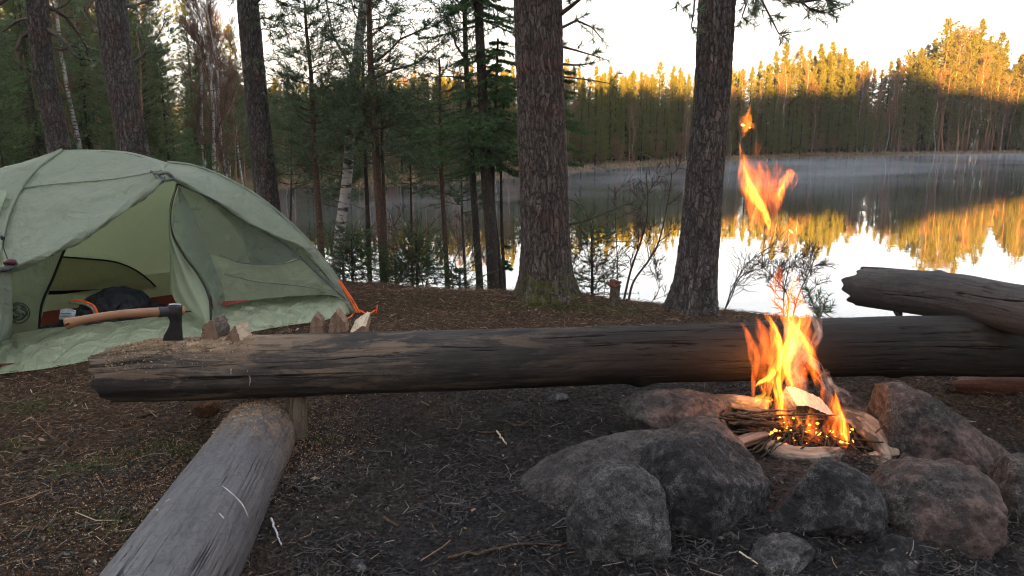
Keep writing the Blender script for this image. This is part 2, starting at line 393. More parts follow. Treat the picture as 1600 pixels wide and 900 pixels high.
g = mesh('ground', np.stack([X.ravel(), Y.ravel(), Z], -1), np.stack([i+j, i+j+1, i+nx+j+1, i+nx+j], -1).reshape(-1, 4), t.m, smooth=True)
tag(g, kind='structure')

# ---------------------------------------------------------------- water
t = NT('lake_water'); p = t.pos
rip = t.noise(t.map(p, (.55, 1.6, 1)), 1.6, 3, .5); rip2 = t.noise(t.map(p, (.15, .8, 1)), .35, 2)
calm = t.rng(rip2, .35, .65, .25, 1.0)
nb = t.bump(t.math('MULTIPLY', rip, calm), .16, .012)
lw = t.n('LayerWeight', {'Blend': .35, 'Normal': nb}).outputs['Fresnel']
gl = t.n('BsdfGlossy', {'Color': (.97, .98, 1, 1), 'Roughness': .012, 'Normal': nb}).outputs[0]
df = t.n('BsdfDiffuse', {'Color': (.018, .022, .024, 1)}).outputs[0]
t.surf(t.n('MixShader', {0: t.rng(lw, 0, .55, .12, .95, 'LINEAR'), 1: df, 2: gl}).outputs[0])
wx = np.array([-20, 160.]); wv = np.array([[-20, 5.5, WATER], [165, 5.5, WATER], [165, 165, WATER], [-20, 165, WATER]])
tag(mesh('lake_water', wv, np.array([[0, 1, 2, 3]]), t.m), kind='structure')

# mist lying on the water by the far shore: one low sheet of thin steam, patchy and fading upwards
t = NT('mist'); p = t.pos; x_, y_, z_ = (t.n('SeparateXYZ', {'Vector': p}).outputs[k] for k in range(3))
pat = t.rng(t.noise(t.map(p, (.05, .10, .6)), 1.5, 4, .62, .8), .45, .70)
fz = t.math('POWER', t.rng(z_, WATER+.9, WATER, 0, 1, 'LINEAR'), 2.2); ys = t.math('ADD', t.math('MULTIPLY', t.math('MULTIPLY', x_, x_), -.0055), t.math('MULTIPLY_ADD', x_, 1.27, 52.0)); dd = t.math('SUBTRACT', ys, y_); nr = t.math('MULTIPLY', t.rng(y_, 15, 30), t.math('MULTIPLY', t.rng(dd, -2, 7), t.rng(dd, 52, 22, .06, 1)))
t.vol(t.n('VolumePrincipled', {'Color': (.88, .92, 1, 1), 'Density': t.math('MULTIPLY', t.math('MULTIPLY', t.math('ADD', pat, .06), fz), t.math('MULTIPLY', nr, MIST))}).outputs[0])
t.m.cycles.volume_step_rate = .6
a, b, c, d, e, f = -26, 112, 12, 136, WATER+.012, WATER+.9
V = np.array([(x, y, z) for z in (e, f) for y in (c, d) for x in (a, b)]); F_ = np.array([[0, 2, 3, 1], [4, 5, 7, 6], [0, 1, 5, 4], [2, 6, 7, 3], [0, 4, 6, 2], [1, 3, 7, 5]])
tag(mesh('mist', V, F_, t.m), kind='stuff')
if HAZE > 0:
    t = NT('haze'); t.vol(t.n('VolumePrincipled', {'Color': (.93, .95, 1, 1), 'Density': HAZE}).outputs[0])
    a, b, c, d, e, f = -402, 402, -302, 602, -4.5, 62.0
    V = np.array([(x, y, z) for z in (e, f) for y in (c, d) for x in (a, b)]); F_ = np.array([[0, 2, 3, 1], [4, 5, 7, 6], [0, 1, 5, 4], [2, 6, 7, 3], [0, 4, 6, 2], [1, 3, 7, 5]])
    tag(mesh('haze', V, F_, t.m), kind='stuff')
# ---------------------------------------------------------------- vegetation materials
M_pine_bark = m_bark('pine_bark', (.145, .13, .125), (.21, .187, .176), (.026, .023, .022), 34, .3, .016, red=(.15, .085, .07))
M_pine_moss = m_bark('mossy_pine_bark', (.152, .128, .12), (.225, .184, .167), (.028, .024, .022), 32, .22, .018, moss=.62, red=(.19, .09, .07))
M_thin_bark = m_bark('young_pine_bark', (.13, .085, .06), (.20, .11, .07), (.04, .03, .025), 60, .4, .002)
M_grey_bark = m_bark('spruce_bark', (.075, .062, .052), (.12, .10, .085), (.025, .02, .018), 70, .5, .002)
def m_birch():
    t = NT('birch_bark'); p = t.attr('P0').outputs['Vector']
    z = t.n('SeparateXYZ', {'Vector': p}).outputs[2]
    a = t.noise(t.map(p, (2, 2, 9)), 2.2, 5, .65); b = t.noise(t.map(p, (3, 3, 14)), 9, 3, .6); n3 = t.noise(p, 5, 3)
    k = t.math('MULTIPLY', t.rng(a, .50, .60), .95); k = t.math('MAXIMUM', k, t.math('MULTIPLY', t.rng(b, .62, .70), .7))
    col = t.mix(t.rng(n3, .3, .7), (.30, .28, .26), (.44, .42, .40)); col = t.mix(k, col, (.035, .03, .028))
    t.surf(t.bsdf(col, .7, t.bump(a, .4, .005), .3)); return t.m
M_birch = m_birch()
M_needle = m_leaf('pine_needles', (.062, .10, .056), (.14, .19, .10), .35)
M_spruce = m_leaf('spruce_needles', (.042, .088, .038), (.10, .175, .066), .35)
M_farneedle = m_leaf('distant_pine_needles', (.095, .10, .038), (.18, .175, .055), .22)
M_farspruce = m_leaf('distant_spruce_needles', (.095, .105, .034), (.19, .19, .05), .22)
M_midneedle = m_leaf('forest_pine_needles', (.09, .12, .062), (.18, .215, .10), .35)
M_midspruce = m_leaf('forest_spruce_needles', (.065, .11, .05), (.14, .20, .08), .35)
M_twig = m_leaf('bare_twigs', (.10, .065, .045), (.20, .12, .085), .05, .8)
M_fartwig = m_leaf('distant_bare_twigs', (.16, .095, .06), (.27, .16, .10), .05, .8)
M_darktwig = m_leaf('dark_twigs', (.045, .035, .03), (.085, .062, .05), .0, .8)
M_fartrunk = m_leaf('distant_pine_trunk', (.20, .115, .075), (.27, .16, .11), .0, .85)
M_reed = m_leaf('dry_reeds', (.22, .15, .08), (.34, .25, .14), .2, .8)

class Sk:
    """a tree skeleton in local coordinates: wood segments and leafy segments"""
    def __init__(s, seed): s.g = np.random.default_rng(seed); s.A = []; s.B = []; s.ra = []; s.rb = []; s.LA = []; s.LB = []
    def seg(s, a, b, ra, rb): s.A.append(a); s.B.append(b); s.ra.append(ra); s.rb.append(rb)
    def leaf(s, a, b): s.LA.append(a); s.LB.append(b)
    def path(s, P, r0, r1):
        n = len(P)-1
        for i in range(n): s.seg(P[i], P[i+1], r0+(r1-r0)*i/n, r0+(r1-r0)*(i+1)/n)
    def wood(s, seg=4):
        V, F_ = sticks(np.array(s.A), np.array(s.B), np.array(s.ra), np.array(s.rb), seg)
        rr = np.repeat(s.g.random(len(s.A)), 2*seg); P0 = V*1.0
        return V, F_, rr, P0

def pine_bough(S, P, r0, dens=1.0, sub=.35, tuft=.07, depth=1, bare=.3):
    """a bough along the polyline P with forking shoots that end in needle brushes"""
    g = S.g; P = np.asarray(P, float); L = np.linalg.norm(np.diff(P, axis=0), axis=1).sum()
    n = max(4, int(L/.12)); Q = catmull(P, n)
    wob = np.cumsum(g.normal(size=(n, 3)), 0)*.010; wob -= wob[0]; Q = Q + wob*min(1, L)
    S.path(Q, r0, r0*.22)
    T = nrm(np.gradient(Q, axis=0))
    m = max(2, int(L*dens*(9 if depth else 15)))
    for k in range(m):
        f = bare + (1-bare)*(k+g.random())/m; i = min(n-1, int(f*(n-1))); d = T[i]
        sd_ = nrm(g.normal(size=3)*np.array([1, 1, .55])); sd_ = nrm(sd_ - d*(sd_@d)); e = nrm(d*.75+sd_*.8+np.array([0, 0, .18]))
        l = sub*L*(1.05-f*.6)*g.uniform(.5, 1.1) if depth else sub*g.uniform(.5, 1.2)
        l = max(l, tuft*1.3)
        if depth and l > .16:
            pine_bough(S, [Q[i], Q[i]+e*l*.5+g.normal(size=3)*.03*l, Q[i]+e*l+np.array([0, 0, .1*l])], max(r0*(1-f)*.55, .003), dens, .13, tuft, 0, .25)
        else:
            S.seg(Q[i], Q[i]+e*l, max(r0*.25, .002), .0015); S.leaf(Q[i]+e*l*.35, Q[i]+e*l*1.02)
    S.leaf(Q[-2], Q[-1]+T[-1]*tuft)

def tree_parts(root, S, trunkdef, mats, leafspec, names=('trunk', 'branches', 'foliage')):
    """trunkdef = (V, Fs, P0)"""
    mw, mbr, ml = mats
    mb = MB(); V, Fs, P0 = trunkdef; mb.add(V, *Fs, P0=P0, rnd=np.full(len(V), .5)); mb.build(names[0], mw, root, True)
    if S.A:
        V, F_, rr, P0 = S.wood(leafspec.get('seg', 3)); mesh(names[1], V, F_, mbr, root, True, {'rnd': rr, 'P0': P0})
    if S.LA and ml:
        V, F_, rr = needles(S.LA, S.LB, leafspec['n'], leafspec['ln'], leafspec['w'], leafspec.get('fw', .6), S.g)
        mesh(names[2], V, F_, ml, root, False, {'rnd': rr})

def conifer(S, H, r, base, spread, kind, step=.25, nper=5, seglen=None, leafy=1.0, droop=None):
    """trunk polyline straight in z; whorls of branches. kind 'spruce' | 'pine'"""
    g = S.g; z = base; W = 0
    while z < H*.985:
        f = (z-base)/(H-base)
        if kind == 'spruce': L = spread*(1-f)**(.8 if droop is None and H != 12 else 1.05)*(.55+.45*min(1, f*6+.3))+.008*H
        else: L = spread*math.sin(math.pi*min(1, .22+.72*f))**.8*(1-.25*f) if f < .9 else spread*.35
        for b in range(nper):
            a = g.uniform(0, 2*np.pi); l = L*g.uniform(.6, 1.15)
            if kind == 'spruce': up0, dr = (.25 if f > .7 else -.12), (.30 if f < .7 else 0)
            else: up0, dr = .30+.5*f, .05
            if droop is not None: up0, dr = droop
            dirh = np.array([math.cos(a), math.sin(a), 0]); n = max(3, int(l/(seglen or .25))+1)
            t_ = np.linspace(0, 1, n)[:, None]
            P = np.array([0, 0, z+g.uniform(-.5, .5)*step]) + dirh*l*t_ + np.array([0, 0, 1.])*(up0*l*t_ - dr*l*t_**1.6 + (.18*l*t_**4 if kind == 'spruce' else 0))
            P = P + g.normal(size=P.shape)*.025*l*t_
            S.path(P, max(.006, r*.22*(1-f)+.004), .003)
            sid = np.cross(dirh, [0, 0, 1.])
            if kind == 'spruce':
                for i in range(1, n):
                    S.leaf(P[i-1], P[i])
                    for q in range(2):
                        sg = (-1)**q; ll = l*.38*(1.1-i/n)*g.uniform(.6, 1.2)*leafy
                        e = nrm((P[i]-P[i-1])*1.0/np.linalg.norm(P[i]-P[i-1])*.8 + sid*sg + np.array([0, 0, -.25]))
                        S.leaf(P[i], P[i]+e*ll)
            else:
                for i in range(max(1, int(n*.35)), n):
                    for q in range(3):
                        ll = l*.25*g.uniform(.5, 1.2)*leafy
                        e = nrm((P[i]-P[i-1])/np.linalg.norm(P[i]-P[i-1])*.7 + sid*g.uniform(-1, 1) + np.array([0, 0, g.uniform(0, .7)]))
                        S.seg(P[i], P[i]+e*ll, .006, .003); S.leaf(P[i]+e*ll*.3, P[i]+e*ll)
        z += step*g.uniform(.7, 1.3)
    S.leaf(np.array([0, 0, H*.96]), np.array([0, 0, H]))

def bare_tree(S, P, r0, depth, L, up=.5, spreadk=.7, nb=(4, 7), minr=.004, start=.25):
    g = S.g; P = np.asarray(P, float)
    T = nrm(np.gradient(P, axis=0)); n = len(P); m = int(g.integers(*nb))
    for k in range(m):
        f = start+(1-start)*(k+g.random())/m; i = min(n-1, int(f*(n-1))); d = T[i]
        sd_ = nrm(g.normal(size=3)); sd_ = nrm(sd_-d*(sd_@d)); e = nrm(d*(1-spreadk*.4)+sd_*spreadk+np.array([0, 0, up*.4]))
        l = L*(1.15-f*.7)*g.uniform(.6, 1.2); nn = 4
        Q = np.array([P[i]+e*l*t+np.array([0, 0, up*.15*l*t*t])+g.normal(size=3)*.04*l*(t > 0) for t in np.linspace(0, 1, nn)])
        r = max(minr, r0*.5*(1-f*.6)); S.path(Q, r, max(minr*.6, r*.35))
        if depth > 0: bare_tree(S, Q, r, depth-1, L*.48, up, spreadk, nb, minr, .15)

def trunk_line(P, r, seg=8, flare=0.0, nring=None, rfun=None):
    return tube(P, r, seg, True, rfun=rfun)

# ---------------------------------------------------------------- prototypes for forest trees
def clone(root, loc, rz=0, s=1.0, sz=None):
    r = root.copy(); C.objects.link(r); r.location = loc; r.rotation_euler = (r.rotation_euler[0], r.rotation_euler[1], rz); r.scale = (s, s, sz or s)
    for ch in kids[root.name]:
        c = ch.copy(); C.objects.link(c); c.parent = r
    return r
kids = {}; protos = {}; used = set()
def proto(key, name, S, H, r, mats, leafspec, lean=0.0, topr=.15, seg=7):
    root = empty(name); n = 10; zz = np.linspace(-.4, H, n); g = S.g
    P = np.stack([np.cumsum(g.normal(size=n))*lean*.02*H, np.cumsum(g.normal(size=n))*lean*.02*H, zz], -1); P -= P[0]*[1, 1, 0]
    rr = r*(1-(1-topr)*np.linspace(0, 1, n)); rr[0] *= 1.3
    # bend skeleton with trunk
    def bend(a):
        a = np.array(a); f = np.clip(a[:, 2], -.4, H); a[:, 0] += np.interp(f, zz, P[:, 0]); a[:, 1] += np.interp(f, zz, P[:, 1]); return list(a)
    if S.A: S.A = bend(S.A); S.B = bend(S.B)
    if S.LA: S.LA = bend(S.LA); S.LB = bend(S.LB)
    tree_parts(root, S, trunk_line(P, rr, seg), mats, leafspec)
    kids[root.name] = [o for o in bpy.context.scene.objects if o.parent == root]
    protos.setdefault(key, []).append((root, H)); return root
def place(key, g, loc, Hwant, name=None):
    L = protos[key]; root, H = L[int(g.integers(len(L)))]
    s = Hwant/H
    if root.name not in used:
        used.add(root.name); o = root; o.location = loc; o.rotation_euler[2] = g.uniform(0, 6.28); o.scale = (s, s, s); return o
    return clone(root, loc, g.uniform(0, 6.28), s*g.uniform(.9, 1.12), s)

# far shore (12 m high prototypes, leaf pieces 15-30 cm)
for k in range(4):
    S = Sk(100+k); conifer(S, 12, .16, .9+k*.3, [1.5, 2.3, 1.8, 2.7][k], 'spruce', [.27, .31, .25, .34][k], 6, .45)
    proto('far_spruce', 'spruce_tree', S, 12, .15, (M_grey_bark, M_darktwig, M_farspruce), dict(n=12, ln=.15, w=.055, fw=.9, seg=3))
for k in range(4):
    S = Sk(200+k); conifer(S, 14, .17, 5.6+.8*k, 1.55+.15*k, 'pine', .50, 5, .5)
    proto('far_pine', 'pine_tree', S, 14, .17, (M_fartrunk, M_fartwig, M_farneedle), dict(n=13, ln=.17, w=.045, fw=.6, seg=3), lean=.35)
for k in range(4):
    S = Sk(300+k); g = S.g; H = 12; P = [np.array([0, 0, z]) for z in np.linspace(0, H, 9)]
    bare_tree(S, P, .10, 2, 3.0, .9, .6, (9, 12), .011, .3)
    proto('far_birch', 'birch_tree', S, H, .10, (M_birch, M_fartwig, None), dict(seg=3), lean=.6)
for k in range(3):
    S = Sk(400+k); H = 4.0
    for q in range(9):
        a = S.g.uniform(0, 6.28); e = np.array([math.cos(a)*.35, math.sin(a)*.35, 1.]); P = [e*z for z in np.linspace(0, H*.8, 5)]
        S.path(P, .03, .012); bare_tree(S, P, .03, 1, 1.1, .6, .7, (6, 9), .010, .2)
    proto('far_shrub', 'alder_shrub', S, H, .03, (M_fartwig, M_fartwig, None), dict(seg=3))
# forest behind the tent, 12 to 45 m away: finer
for k in range(3):
    S = Sk(500+k); conifer(S, 10, .12, .9+.4*k, 1.9, 'spruce', .26, 6, .35)
    proto('mid_spruce', 'spruce_tree', S, 10, .12, (M_grey_bark, M_darktwig, M_midspruce), dict(n=16, ln=.10, w=.028, fw=.7, seg=3))
for k in range(3):
    S = Sk(600+k); conifer(S, 13, .15, 2.6+1.2*k, 2.2, 'pine', .40, 6, .4)
    proto('mid_pine', 'pine_tree', S, 13, .15, (M_fartrunk, M_darktwig, M_midneedle), dict(n=34, ln=.12, w=.022, fw=.6, seg=3), lean=.4)
for k in range(3):
    S = Sk(700+k); H = 12; P = [np.array([0, 0, z]) for z in np.linspace(0, H, 11)]
    bare_tree(S, P, .07, 2, 2.6, .8, .55, (11, 15), .006, .22)
    proto('mid_birch', 'birch_tree', S, H, .085, (M_birch, M_twig, None), dict(seg=3), lean=.7)

# ---------------------------------------------------------------- far shore woods
fg = np.random.default_rng(31)
def shoreline(u): # pixel row of the far waterline at column u
    return np.interp(u, [300, 428, 470, 560, 700, 800, 890, 990, 1090, 1180, 1260, 1350, 1450, 1600, 1750], [294, 292, 286, 284, 280, 273, 266, 258, 251, 246.5, 243, 242, 240, 238, 236])
def treetop(u):   # pixel row of the tops
    return np.interp(u, [430, 480, 560, 640, 700, 800, 880, 950, 1050, 1150, 1230, 1290, 1340, 1365, 1400, 1450, 1480, 1530, 1560, 1600, 1750],
                        [128, 126, 132, 118, 116, 106, 108, 112, 112, 104, 92, 76, 92, 118, 86, 50, 38, 62, 100, 52, 50])
def colname(u):
    for a, b, s in ((0, 470, 'beyond the tent'), (470, 560, 'beyond the crooked birch'), (560, 690, 'behind the arching bank pine'), (690, 800, 'beyond the drooping dark spruce'),
                    (800, 900, 'behind the mossy pine'), (900, 985, 'just beside the mossy pine'), (985, 1070, 'between the two big pine trunks'), (1070, 1150, 'behind the straight grey pine'),
                    (1150, 1250, 'above the rising flames'), (1250, 1330, 'just past the flames'), (1330, 1400, 'in the dark gap of the bay'), (1400, 1500, 'above the raised log end'), (1500, 2000, 'above the raised log')):
        if a <= u < b: return s
rows = [(1.2, .72), (3.4, .86), (6.5, .95), (10.5, 1.0)]
nfar = 0
ft = {'far_spruce': ('spruce', 'spruce'), 'far_pine': ('pine', 'pine'), 'far_birch': ('birch', 'bare pale birch'), 'far_shrub': ('shrub', 'bare alder shrub')}
rown = ['at the far waterline', 'second from the far waterline', 'deeper in the far wood', 'crowning the far wood']
def far_tree(key, u, back, hfac, ri, Hfix=None):
    hfac *= fg.choice([1, 1, 1, 1.12]) if key == 'far_spruce' else 1
    v = shoreline(u); p = atz(u, v, WATER); q = p + nrm(np.array([p[0], p[1], 0]))*back
    z = float(hgt(q[0], q[1])[0]); topz = CH - (q[1]/ray(u, treetop(u))[1])*0 + (at(u, treetop(u), q[1])[2]-CH)
    H = (topz - z)*hfac if Hfix is None else Hfix
    o = place(key, fg, (q[0], q[1], z-.05), max(H, 1.5))
    cat, kd = ft[key]; sun = 'gold-topped ' if ri >= 2 and key != 'far_shrub' else ''
    size = 'short ' if H < (topz-z)*.82 and ri else 'tall ' if H > (topz-z)*1.02 and ri else ''
    if key == 'far_shrub': size = 'low ' if H < 1.6 else 'tall '
    tag(o, f'{size}{sun}{kd} {rown[ri]}, {colname(u)}', cat, f'{cat} trees of the far shore' if cat != 'shrub' else 'alder shrubs along the far shore')
for ri, (back, hf) in enumerate(rows):
    n = [66, 72, 74, 76][ri]
    for k in range(n):
        f = (k+.5+fg.uniform(-.42, .42))/n; f = f**.86; u = 350+f*(1700-350)
        d = shoreline(u); key = fg.choice(['far_spruce', 'far_pine', 'far_birch', 'far_spruce'], p=[.3, .25, .25, .2])
        if 900 < u < 1340: key = fg.choice(['far_spruce', 'far_pine', 'far_birch'], p=[.80, .12, .08] if ri > 0 else [.55, .10, .35])
        if u < 900: key = fg.choice(['far_spruce', 'far_pine', 'far_birch'], p=[.45, .2, .35])
        if 1335 < u < 1400: key = fg.choice(['far_spruce', 'far_birch'], p=[.35, .65])
        if u > 1390: key = fg.choice(['far_spruce', 'far_pine', 'far_birch'], p=[.22, .48, .30])
        far_tree(key, u, back+fg.uniform(-.9, .9)*(1 if ri else .5), hf*fg.uniform(.84, 1.10)*(1 if ri else fg.uniform(.75, 1)), ri)
for k in range(48):
    u = 432+(k+fg.uniform(0, .9))/48*1250; far_tree('far_shrub', u, fg.uniform(.3, 1.3), 1, 0, fg.uniform(.9, 2.4)*(1 if u < 900 else 1.6))
# the wood beyond them, one mass
def mass(key, pts, name, mats):
    mbs = {}
    for (x, y, H) in pts:
        root, H0 = protos[key][int(fg.integers(len(protos[key])))]; s = H/H0; a = fg.uniform(0, 6.28); ca, sa = math.cos(a), math.sin(a)
        for ch in kids[root.name]:
            if ch.name.startswith('branches') and key != 'far_birch': continue
            me = ch.data; n = len(me.vertices); V = _cache.get(ch.name)
            if V is None:
                V = np.zeros(n*3, np.float32); me.vertices.foreach_get('co', V); V = V.reshape(-1, 3)
                k = len(me.polygons); lt = np.zeros(k, np.int32); me.polygons.foreach_get('loop_total', lt); lp = np.zeros(len(me.loops), np.int32); me.loops.foreach_get('vertex_index', lp)
                ls = np.zeros(k, np.int32); me.polygons.foreach_get('loop_start', ls)
                Fs = [lp[ls[lt == c][:, None]+np.arange(c)] for c in (3, 4)]
                rd = np.zeros(n, np.float32); me.attributes['rnd'].data.foreach_get('value', rd); V = (V, Fs, rd); _cache[ch.name] = V
            V, Fs, rd = V; W_ = np.stack([V[:, 0]*ca-V[:, 1]*sa, V[:, 0]*sa+V[:, 1]*ca, V[:, 2]], -1)*s+np.array([x, y, float(hgt(x, y)[0])])
            mt = ch.data.materials[0]; mbs.setdefault(mt.name, (mt, MB()))[1].add(W_, *[f for f in Fs if len(f)], rnd=rd)
    return mbs
_cache = {}
pts = []
for k in range(330):
    u = fg.uniform(300, 1800); p = atz(u, shoreline(u), WATER); q = p+nrm(np.array([p[0], p[1], 0]))*fg.uniform(13, 30)
    top = at(u, treetop(u)+fg.uniform(-1, 13), q[1])[2]; pts.append((u, q[0], q[1], top-float(hgt(q[0], q[1])[0])))
for k in range(170):
    u = fg.uniform(430, 1800); p = atz(u, shoreline(u), WATER); q = p+nrm(np.array([p[0], p[1], 0]))*fg.uniform(7, 12); pts.append((u+(3000 if u > 1400 else 0), q[0], q[1], fg.uniform(2.5, 6)))
allm = {}
for key, lo, hi in (('far_spruce', 880, 1480), ('far_pine', 1480, 1560), ('far_spruce', 1560, 1900), ('far_spruce', 300, 880), ('far_spruce', 4000, 5000)):
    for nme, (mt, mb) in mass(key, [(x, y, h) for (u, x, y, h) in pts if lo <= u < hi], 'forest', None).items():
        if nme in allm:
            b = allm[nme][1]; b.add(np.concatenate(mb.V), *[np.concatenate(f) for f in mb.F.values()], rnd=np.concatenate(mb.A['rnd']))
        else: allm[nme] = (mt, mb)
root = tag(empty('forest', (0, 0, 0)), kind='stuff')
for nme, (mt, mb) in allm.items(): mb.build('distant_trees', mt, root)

# dry reeds and grass along the far waterline
g_ = np.random.default_rng(5); A = []; 
us = g_.uniform(425, 1700, 9000); vv_ = shoreline(us); P_ = np.array([atz(a, b, WATER) for a, b in zip(us, vv_)])
P_ = P_ + nrm(P_*[1, 1, 0])*g_.uniform(-.1, 1.6, (len(us), 1)); P_[:, 2] = hgt(P_[:, 0], P_[:, 1]); hh = (g_.uniform(.10, .40, len(us))*np.clip(P_[:, 1:2]/90, .45, 1).ravel())[:, None]
top = P_ + np.array([0, 0, 1.])*hh + g_.normal(size=P_.shape)*.07
s_ = g_.normal(size=P_.shape)*[1, 1, 0]; s_ = nrm(s_)*.05
V = np.stack([P_-s_, P_+s_, top], 1).reshape(-1, 3)
tag(mesh('reeds', V, np.arange(len(V)).reshape(-1, 3), M_reed, attrs={'rnd': np.repeat(g_.random(len(us)), 3)}), kind='stuff')

# ---------------------------------------------------------------- woods behind the tent
def mid_tree(key, u, Yd, H, lab, cat, name=None):
    x = (u-800)/F*Yd*1.02; z = float(hgt(x, Yd)[0]); o = place(key, fg, (x, Yd, z-.05), H)
    tag(o, lab, cat, f'{cat} trees in the wood behind the tent'); return o
midw = {'mid_spruce': ('spruce', 'dark spruce'), 'mid_pine': ('pine', 'bare-stemmed pine'), 'mid_birch': ('birch', 'leafless birch')}
def mcol(u):
    for a, b, s in ((-999, 75, 'beside the outer leaning pine'), (75, 190, 'between the two leaning pines'), (190, 300, 'just past the thick leaning pine'), (300, 380, 'before the upright grey pine'), (380, 460, 'by the upright grey pine')):
        if a <= u < b: return s
def mdist(Yd): return 'close behind the tent' if Yd < 17 else 'mid wood' if Yd < 26 else 'deep in the wood'
for k in range(92):
    Yd = 11+36*((k+fg.random())/92)**1.15; u = fg.uniform(-190, 425 if Yd > 14 else 330)
    x = (u-800)/F*Yd*1.02
    if lake_sd(np.array([x]), np.array([Yd]))[0] < 1.0: continue
    if u < 250: key = fg.choice(['mid_spruce', 'mid_pine', 'mid_birch'], p=[.38, .52, .10])
    else: key = fg.choice(['mid_spruce', 'mid_pine', 'mid_birch'], p=[.38, .24, .38])
    if u > 250: top = fg.uniform(20, 130)
    else: top = fg.uniform(-120, 60)
    H = at(u, top, Yd)[2]-float(hgt(x, Yd)[0]); H = np.clip(H, 3.0, 16)
    if key == 'mid_birch': H = max(H, 6)
    mid_tree(key, u, Yd, H, f'{midw[key][1]} {mdist(Yd)}, {mcol(u)}', midw[key][0])
for (u, Yd, top) in ((30, 10.5, 150), (120, 11, 165), (250, 11.5, 170), (290, 13, 190), (200, 12.5, 150), (345, 15, 215), (-40, 10, 130)):
    x = (u-800)/F*Yd*1.02; H = at(u, top, Yd)[2]-float(hgt(x, Yd)[0]); mid_tree('mid_spruce', u, Yd, H, f'small bushy spruce above the tent, {mcol(u)}', 'spruce')
x = (325-800)/F*30*1.02
mid_tree('mid_spruce', 325, 30, at(325, -2, 30)[2]-float(hgt(x, 30)[0]), 'tallest spruce behind the tent with sunlit orange top', 'spruce')
# unused prototypes go
for key, L in protos.items():
    for root, H in L:
        if root.name not in used:
            for ch in kids[root.name]: bpy.data.objects.remove(ch)
            bpy.data.objects.remove(root)
# ---------------------------------------------------------------- the big pines
def root_flare(r0, k=.75, h=.16, lobes=5, ph=0.0, wob=.03):
    def f(z, th, rr):
        fl = 1+k*np.exp(-np.maximum(z-.25, 0)/h)*(.65+.45*np.maximum(np.sin(lobes*th+ph+.8*np.sin(2*th)), -.5))
        return fl*(1+wob*np.sin(2*th+z*1.3)+wob*np.sin(3*th-z*2.1))
    return f
def big_pine(name, pxs, Yd, rpx, label, mat, dens=1.0, flare=.75, ph=0.0, Htop=11.0, ground=True):
    """pxs: centre pixels from top to foot; rpx: half widths in pixels there"""
    P = np.array([at(u, v, Yd) for u, v in pxs][::-1]); rr = np.array([px(r, Yd, v) for r, (u, v) in zip(rpx, pxs)][::-1])
    if ground: P[0][2] = float(hgt(P[0][0], P[0][1])[0])
    d = nrm(P[-1]-P[-2]); P = np.vstack([P[0]-np.array([0, 0, .25]), P, P[-1]+d*2.0, P[-1]+d*(Htop-P[-1][2])]); rr = np.concatenate([[rr[0]], rr, [rr[-1]*.85, rr[-1]*.25]])
    L = np.concatenate([[0], np.cumsum(np.linalg.norm(np.diff(P, axis=0), axis=1))])
    lo = np.arange(0, L[-3]+.3, .012*max(1, Yd/6)); hi = np.linspace(lo[-1]+.05, L[-1], 60); s = np.concatenate([lo, hi])
    Q = catmull(P, 400); Lq = np.concatenate([[0], np.cumsum(np.linalg.norm(np.diff(Q, axis=0), axis=1))]); Lq *= L[-1]/Lq[-1]
    Q = np.stack([np.interp(s, Lq, Q[:, k]) for k in range(3)], -1); rs = np.interp(s, L, rr)
    root = empty(name, tuple(P[1])); V, Fs, P0 = tube(Q-P[1], rs, int(150*dens), True, rfun=root_flare(rs, flare, .16, 5, ph))
    P0 = P0 - np.array([0, 0, .25])
    mb = MB(); mb.add(V, *Fs, P0=P0); mb.build('trunk', mat, root, True)
    return root, Q, rs
NSP = dict(n=30, ln=.05, w=.006, fw=.9, seg=5)
def bough_on(root, S, pxs, Ys, r0, **kw):
    P = np.array([at(u, v, y) for (u, v), y in zip(pxs, Ys)])-np.array(root.location); pine_bough(S, P, r0, **kw)
def finish_tree(root, S, mats, spec):
    V, F_, rr, P0 = S.wood(spec.get('seg', 5)); mesh('branches', V, F_, mats[0], root, True, {'rnd': rr, 'P0': P0})
    if S.LA:
        V, F_, rr = needles(S.LA, S.LB, spec['n'], spec['ln'], spec['w'], spec.get('fw', .6), S.g); mesh('foliage', V, F_, mats[1], root, False, {'rnd': rr})
def crown(S, base, H, r, n=26, sp=1.8, seed=0, dens=.8):
    for k in range(n):
        f = k/n; z = 5.6+(H-6.2)*f; a = k*2.4; l = sp*(1-.6*f)*S.g.uniform(.6, 1.1); d = np.array([math.cos(a), math.sin(a), 0])
        p = base(z); pine_bough(S, [p, p+d*l*.5+[0, 0, .15*l], p+d*l+[0, 0, .35*l]], .03, dens, .3, .09, 1, .35)

# mossy pine
root, Q, rs = big_pine('pine_tree', [(839, -40), (842, 60), (846, 160), (850, 260), (852, 360), (853, 430), (854, 472)], 5.5, [37, 37, 37, 38, 38, 39, 41], '', M_pine_moss, 1.1, .36, 1.9)
tag(root, 'thick reddish old pine with green moss on its flared foot', 'tree')
S = Sk(1); b0 = np.array(root.location)
bough_on(root, S, [(868, 28), (905, 2), (930, -20)], [5.5, 5.3, 5.1], .02, dens=1.0, tuft=.06, sub=.35)
bough_on(root, S, [(874, 45), (900, 30), (925, 40), (945, 62)], [5.5, 5.6, 5.7, 5.8], .012, dens=1.3, tuft=.05)
bough_on(root, S, [(874, 72), (900, 78), (925, 84), (944, 90)], [5.5, 5.5, 5.4, 5.4], .010, dens=1.3, tuft=.05)
bough_on(root, S, [(874, 100), (905, 102), (930, 98)], [5.5, 5.6, 5.7], .010, dens=1.3, tuft=.05)
bough_on(root, S, [(880, 120), (915, 124), (950, 130), (960, 118)], [5.5, 5.4, 5.3, 5.3], .006, dens=.5, tuft=.04)
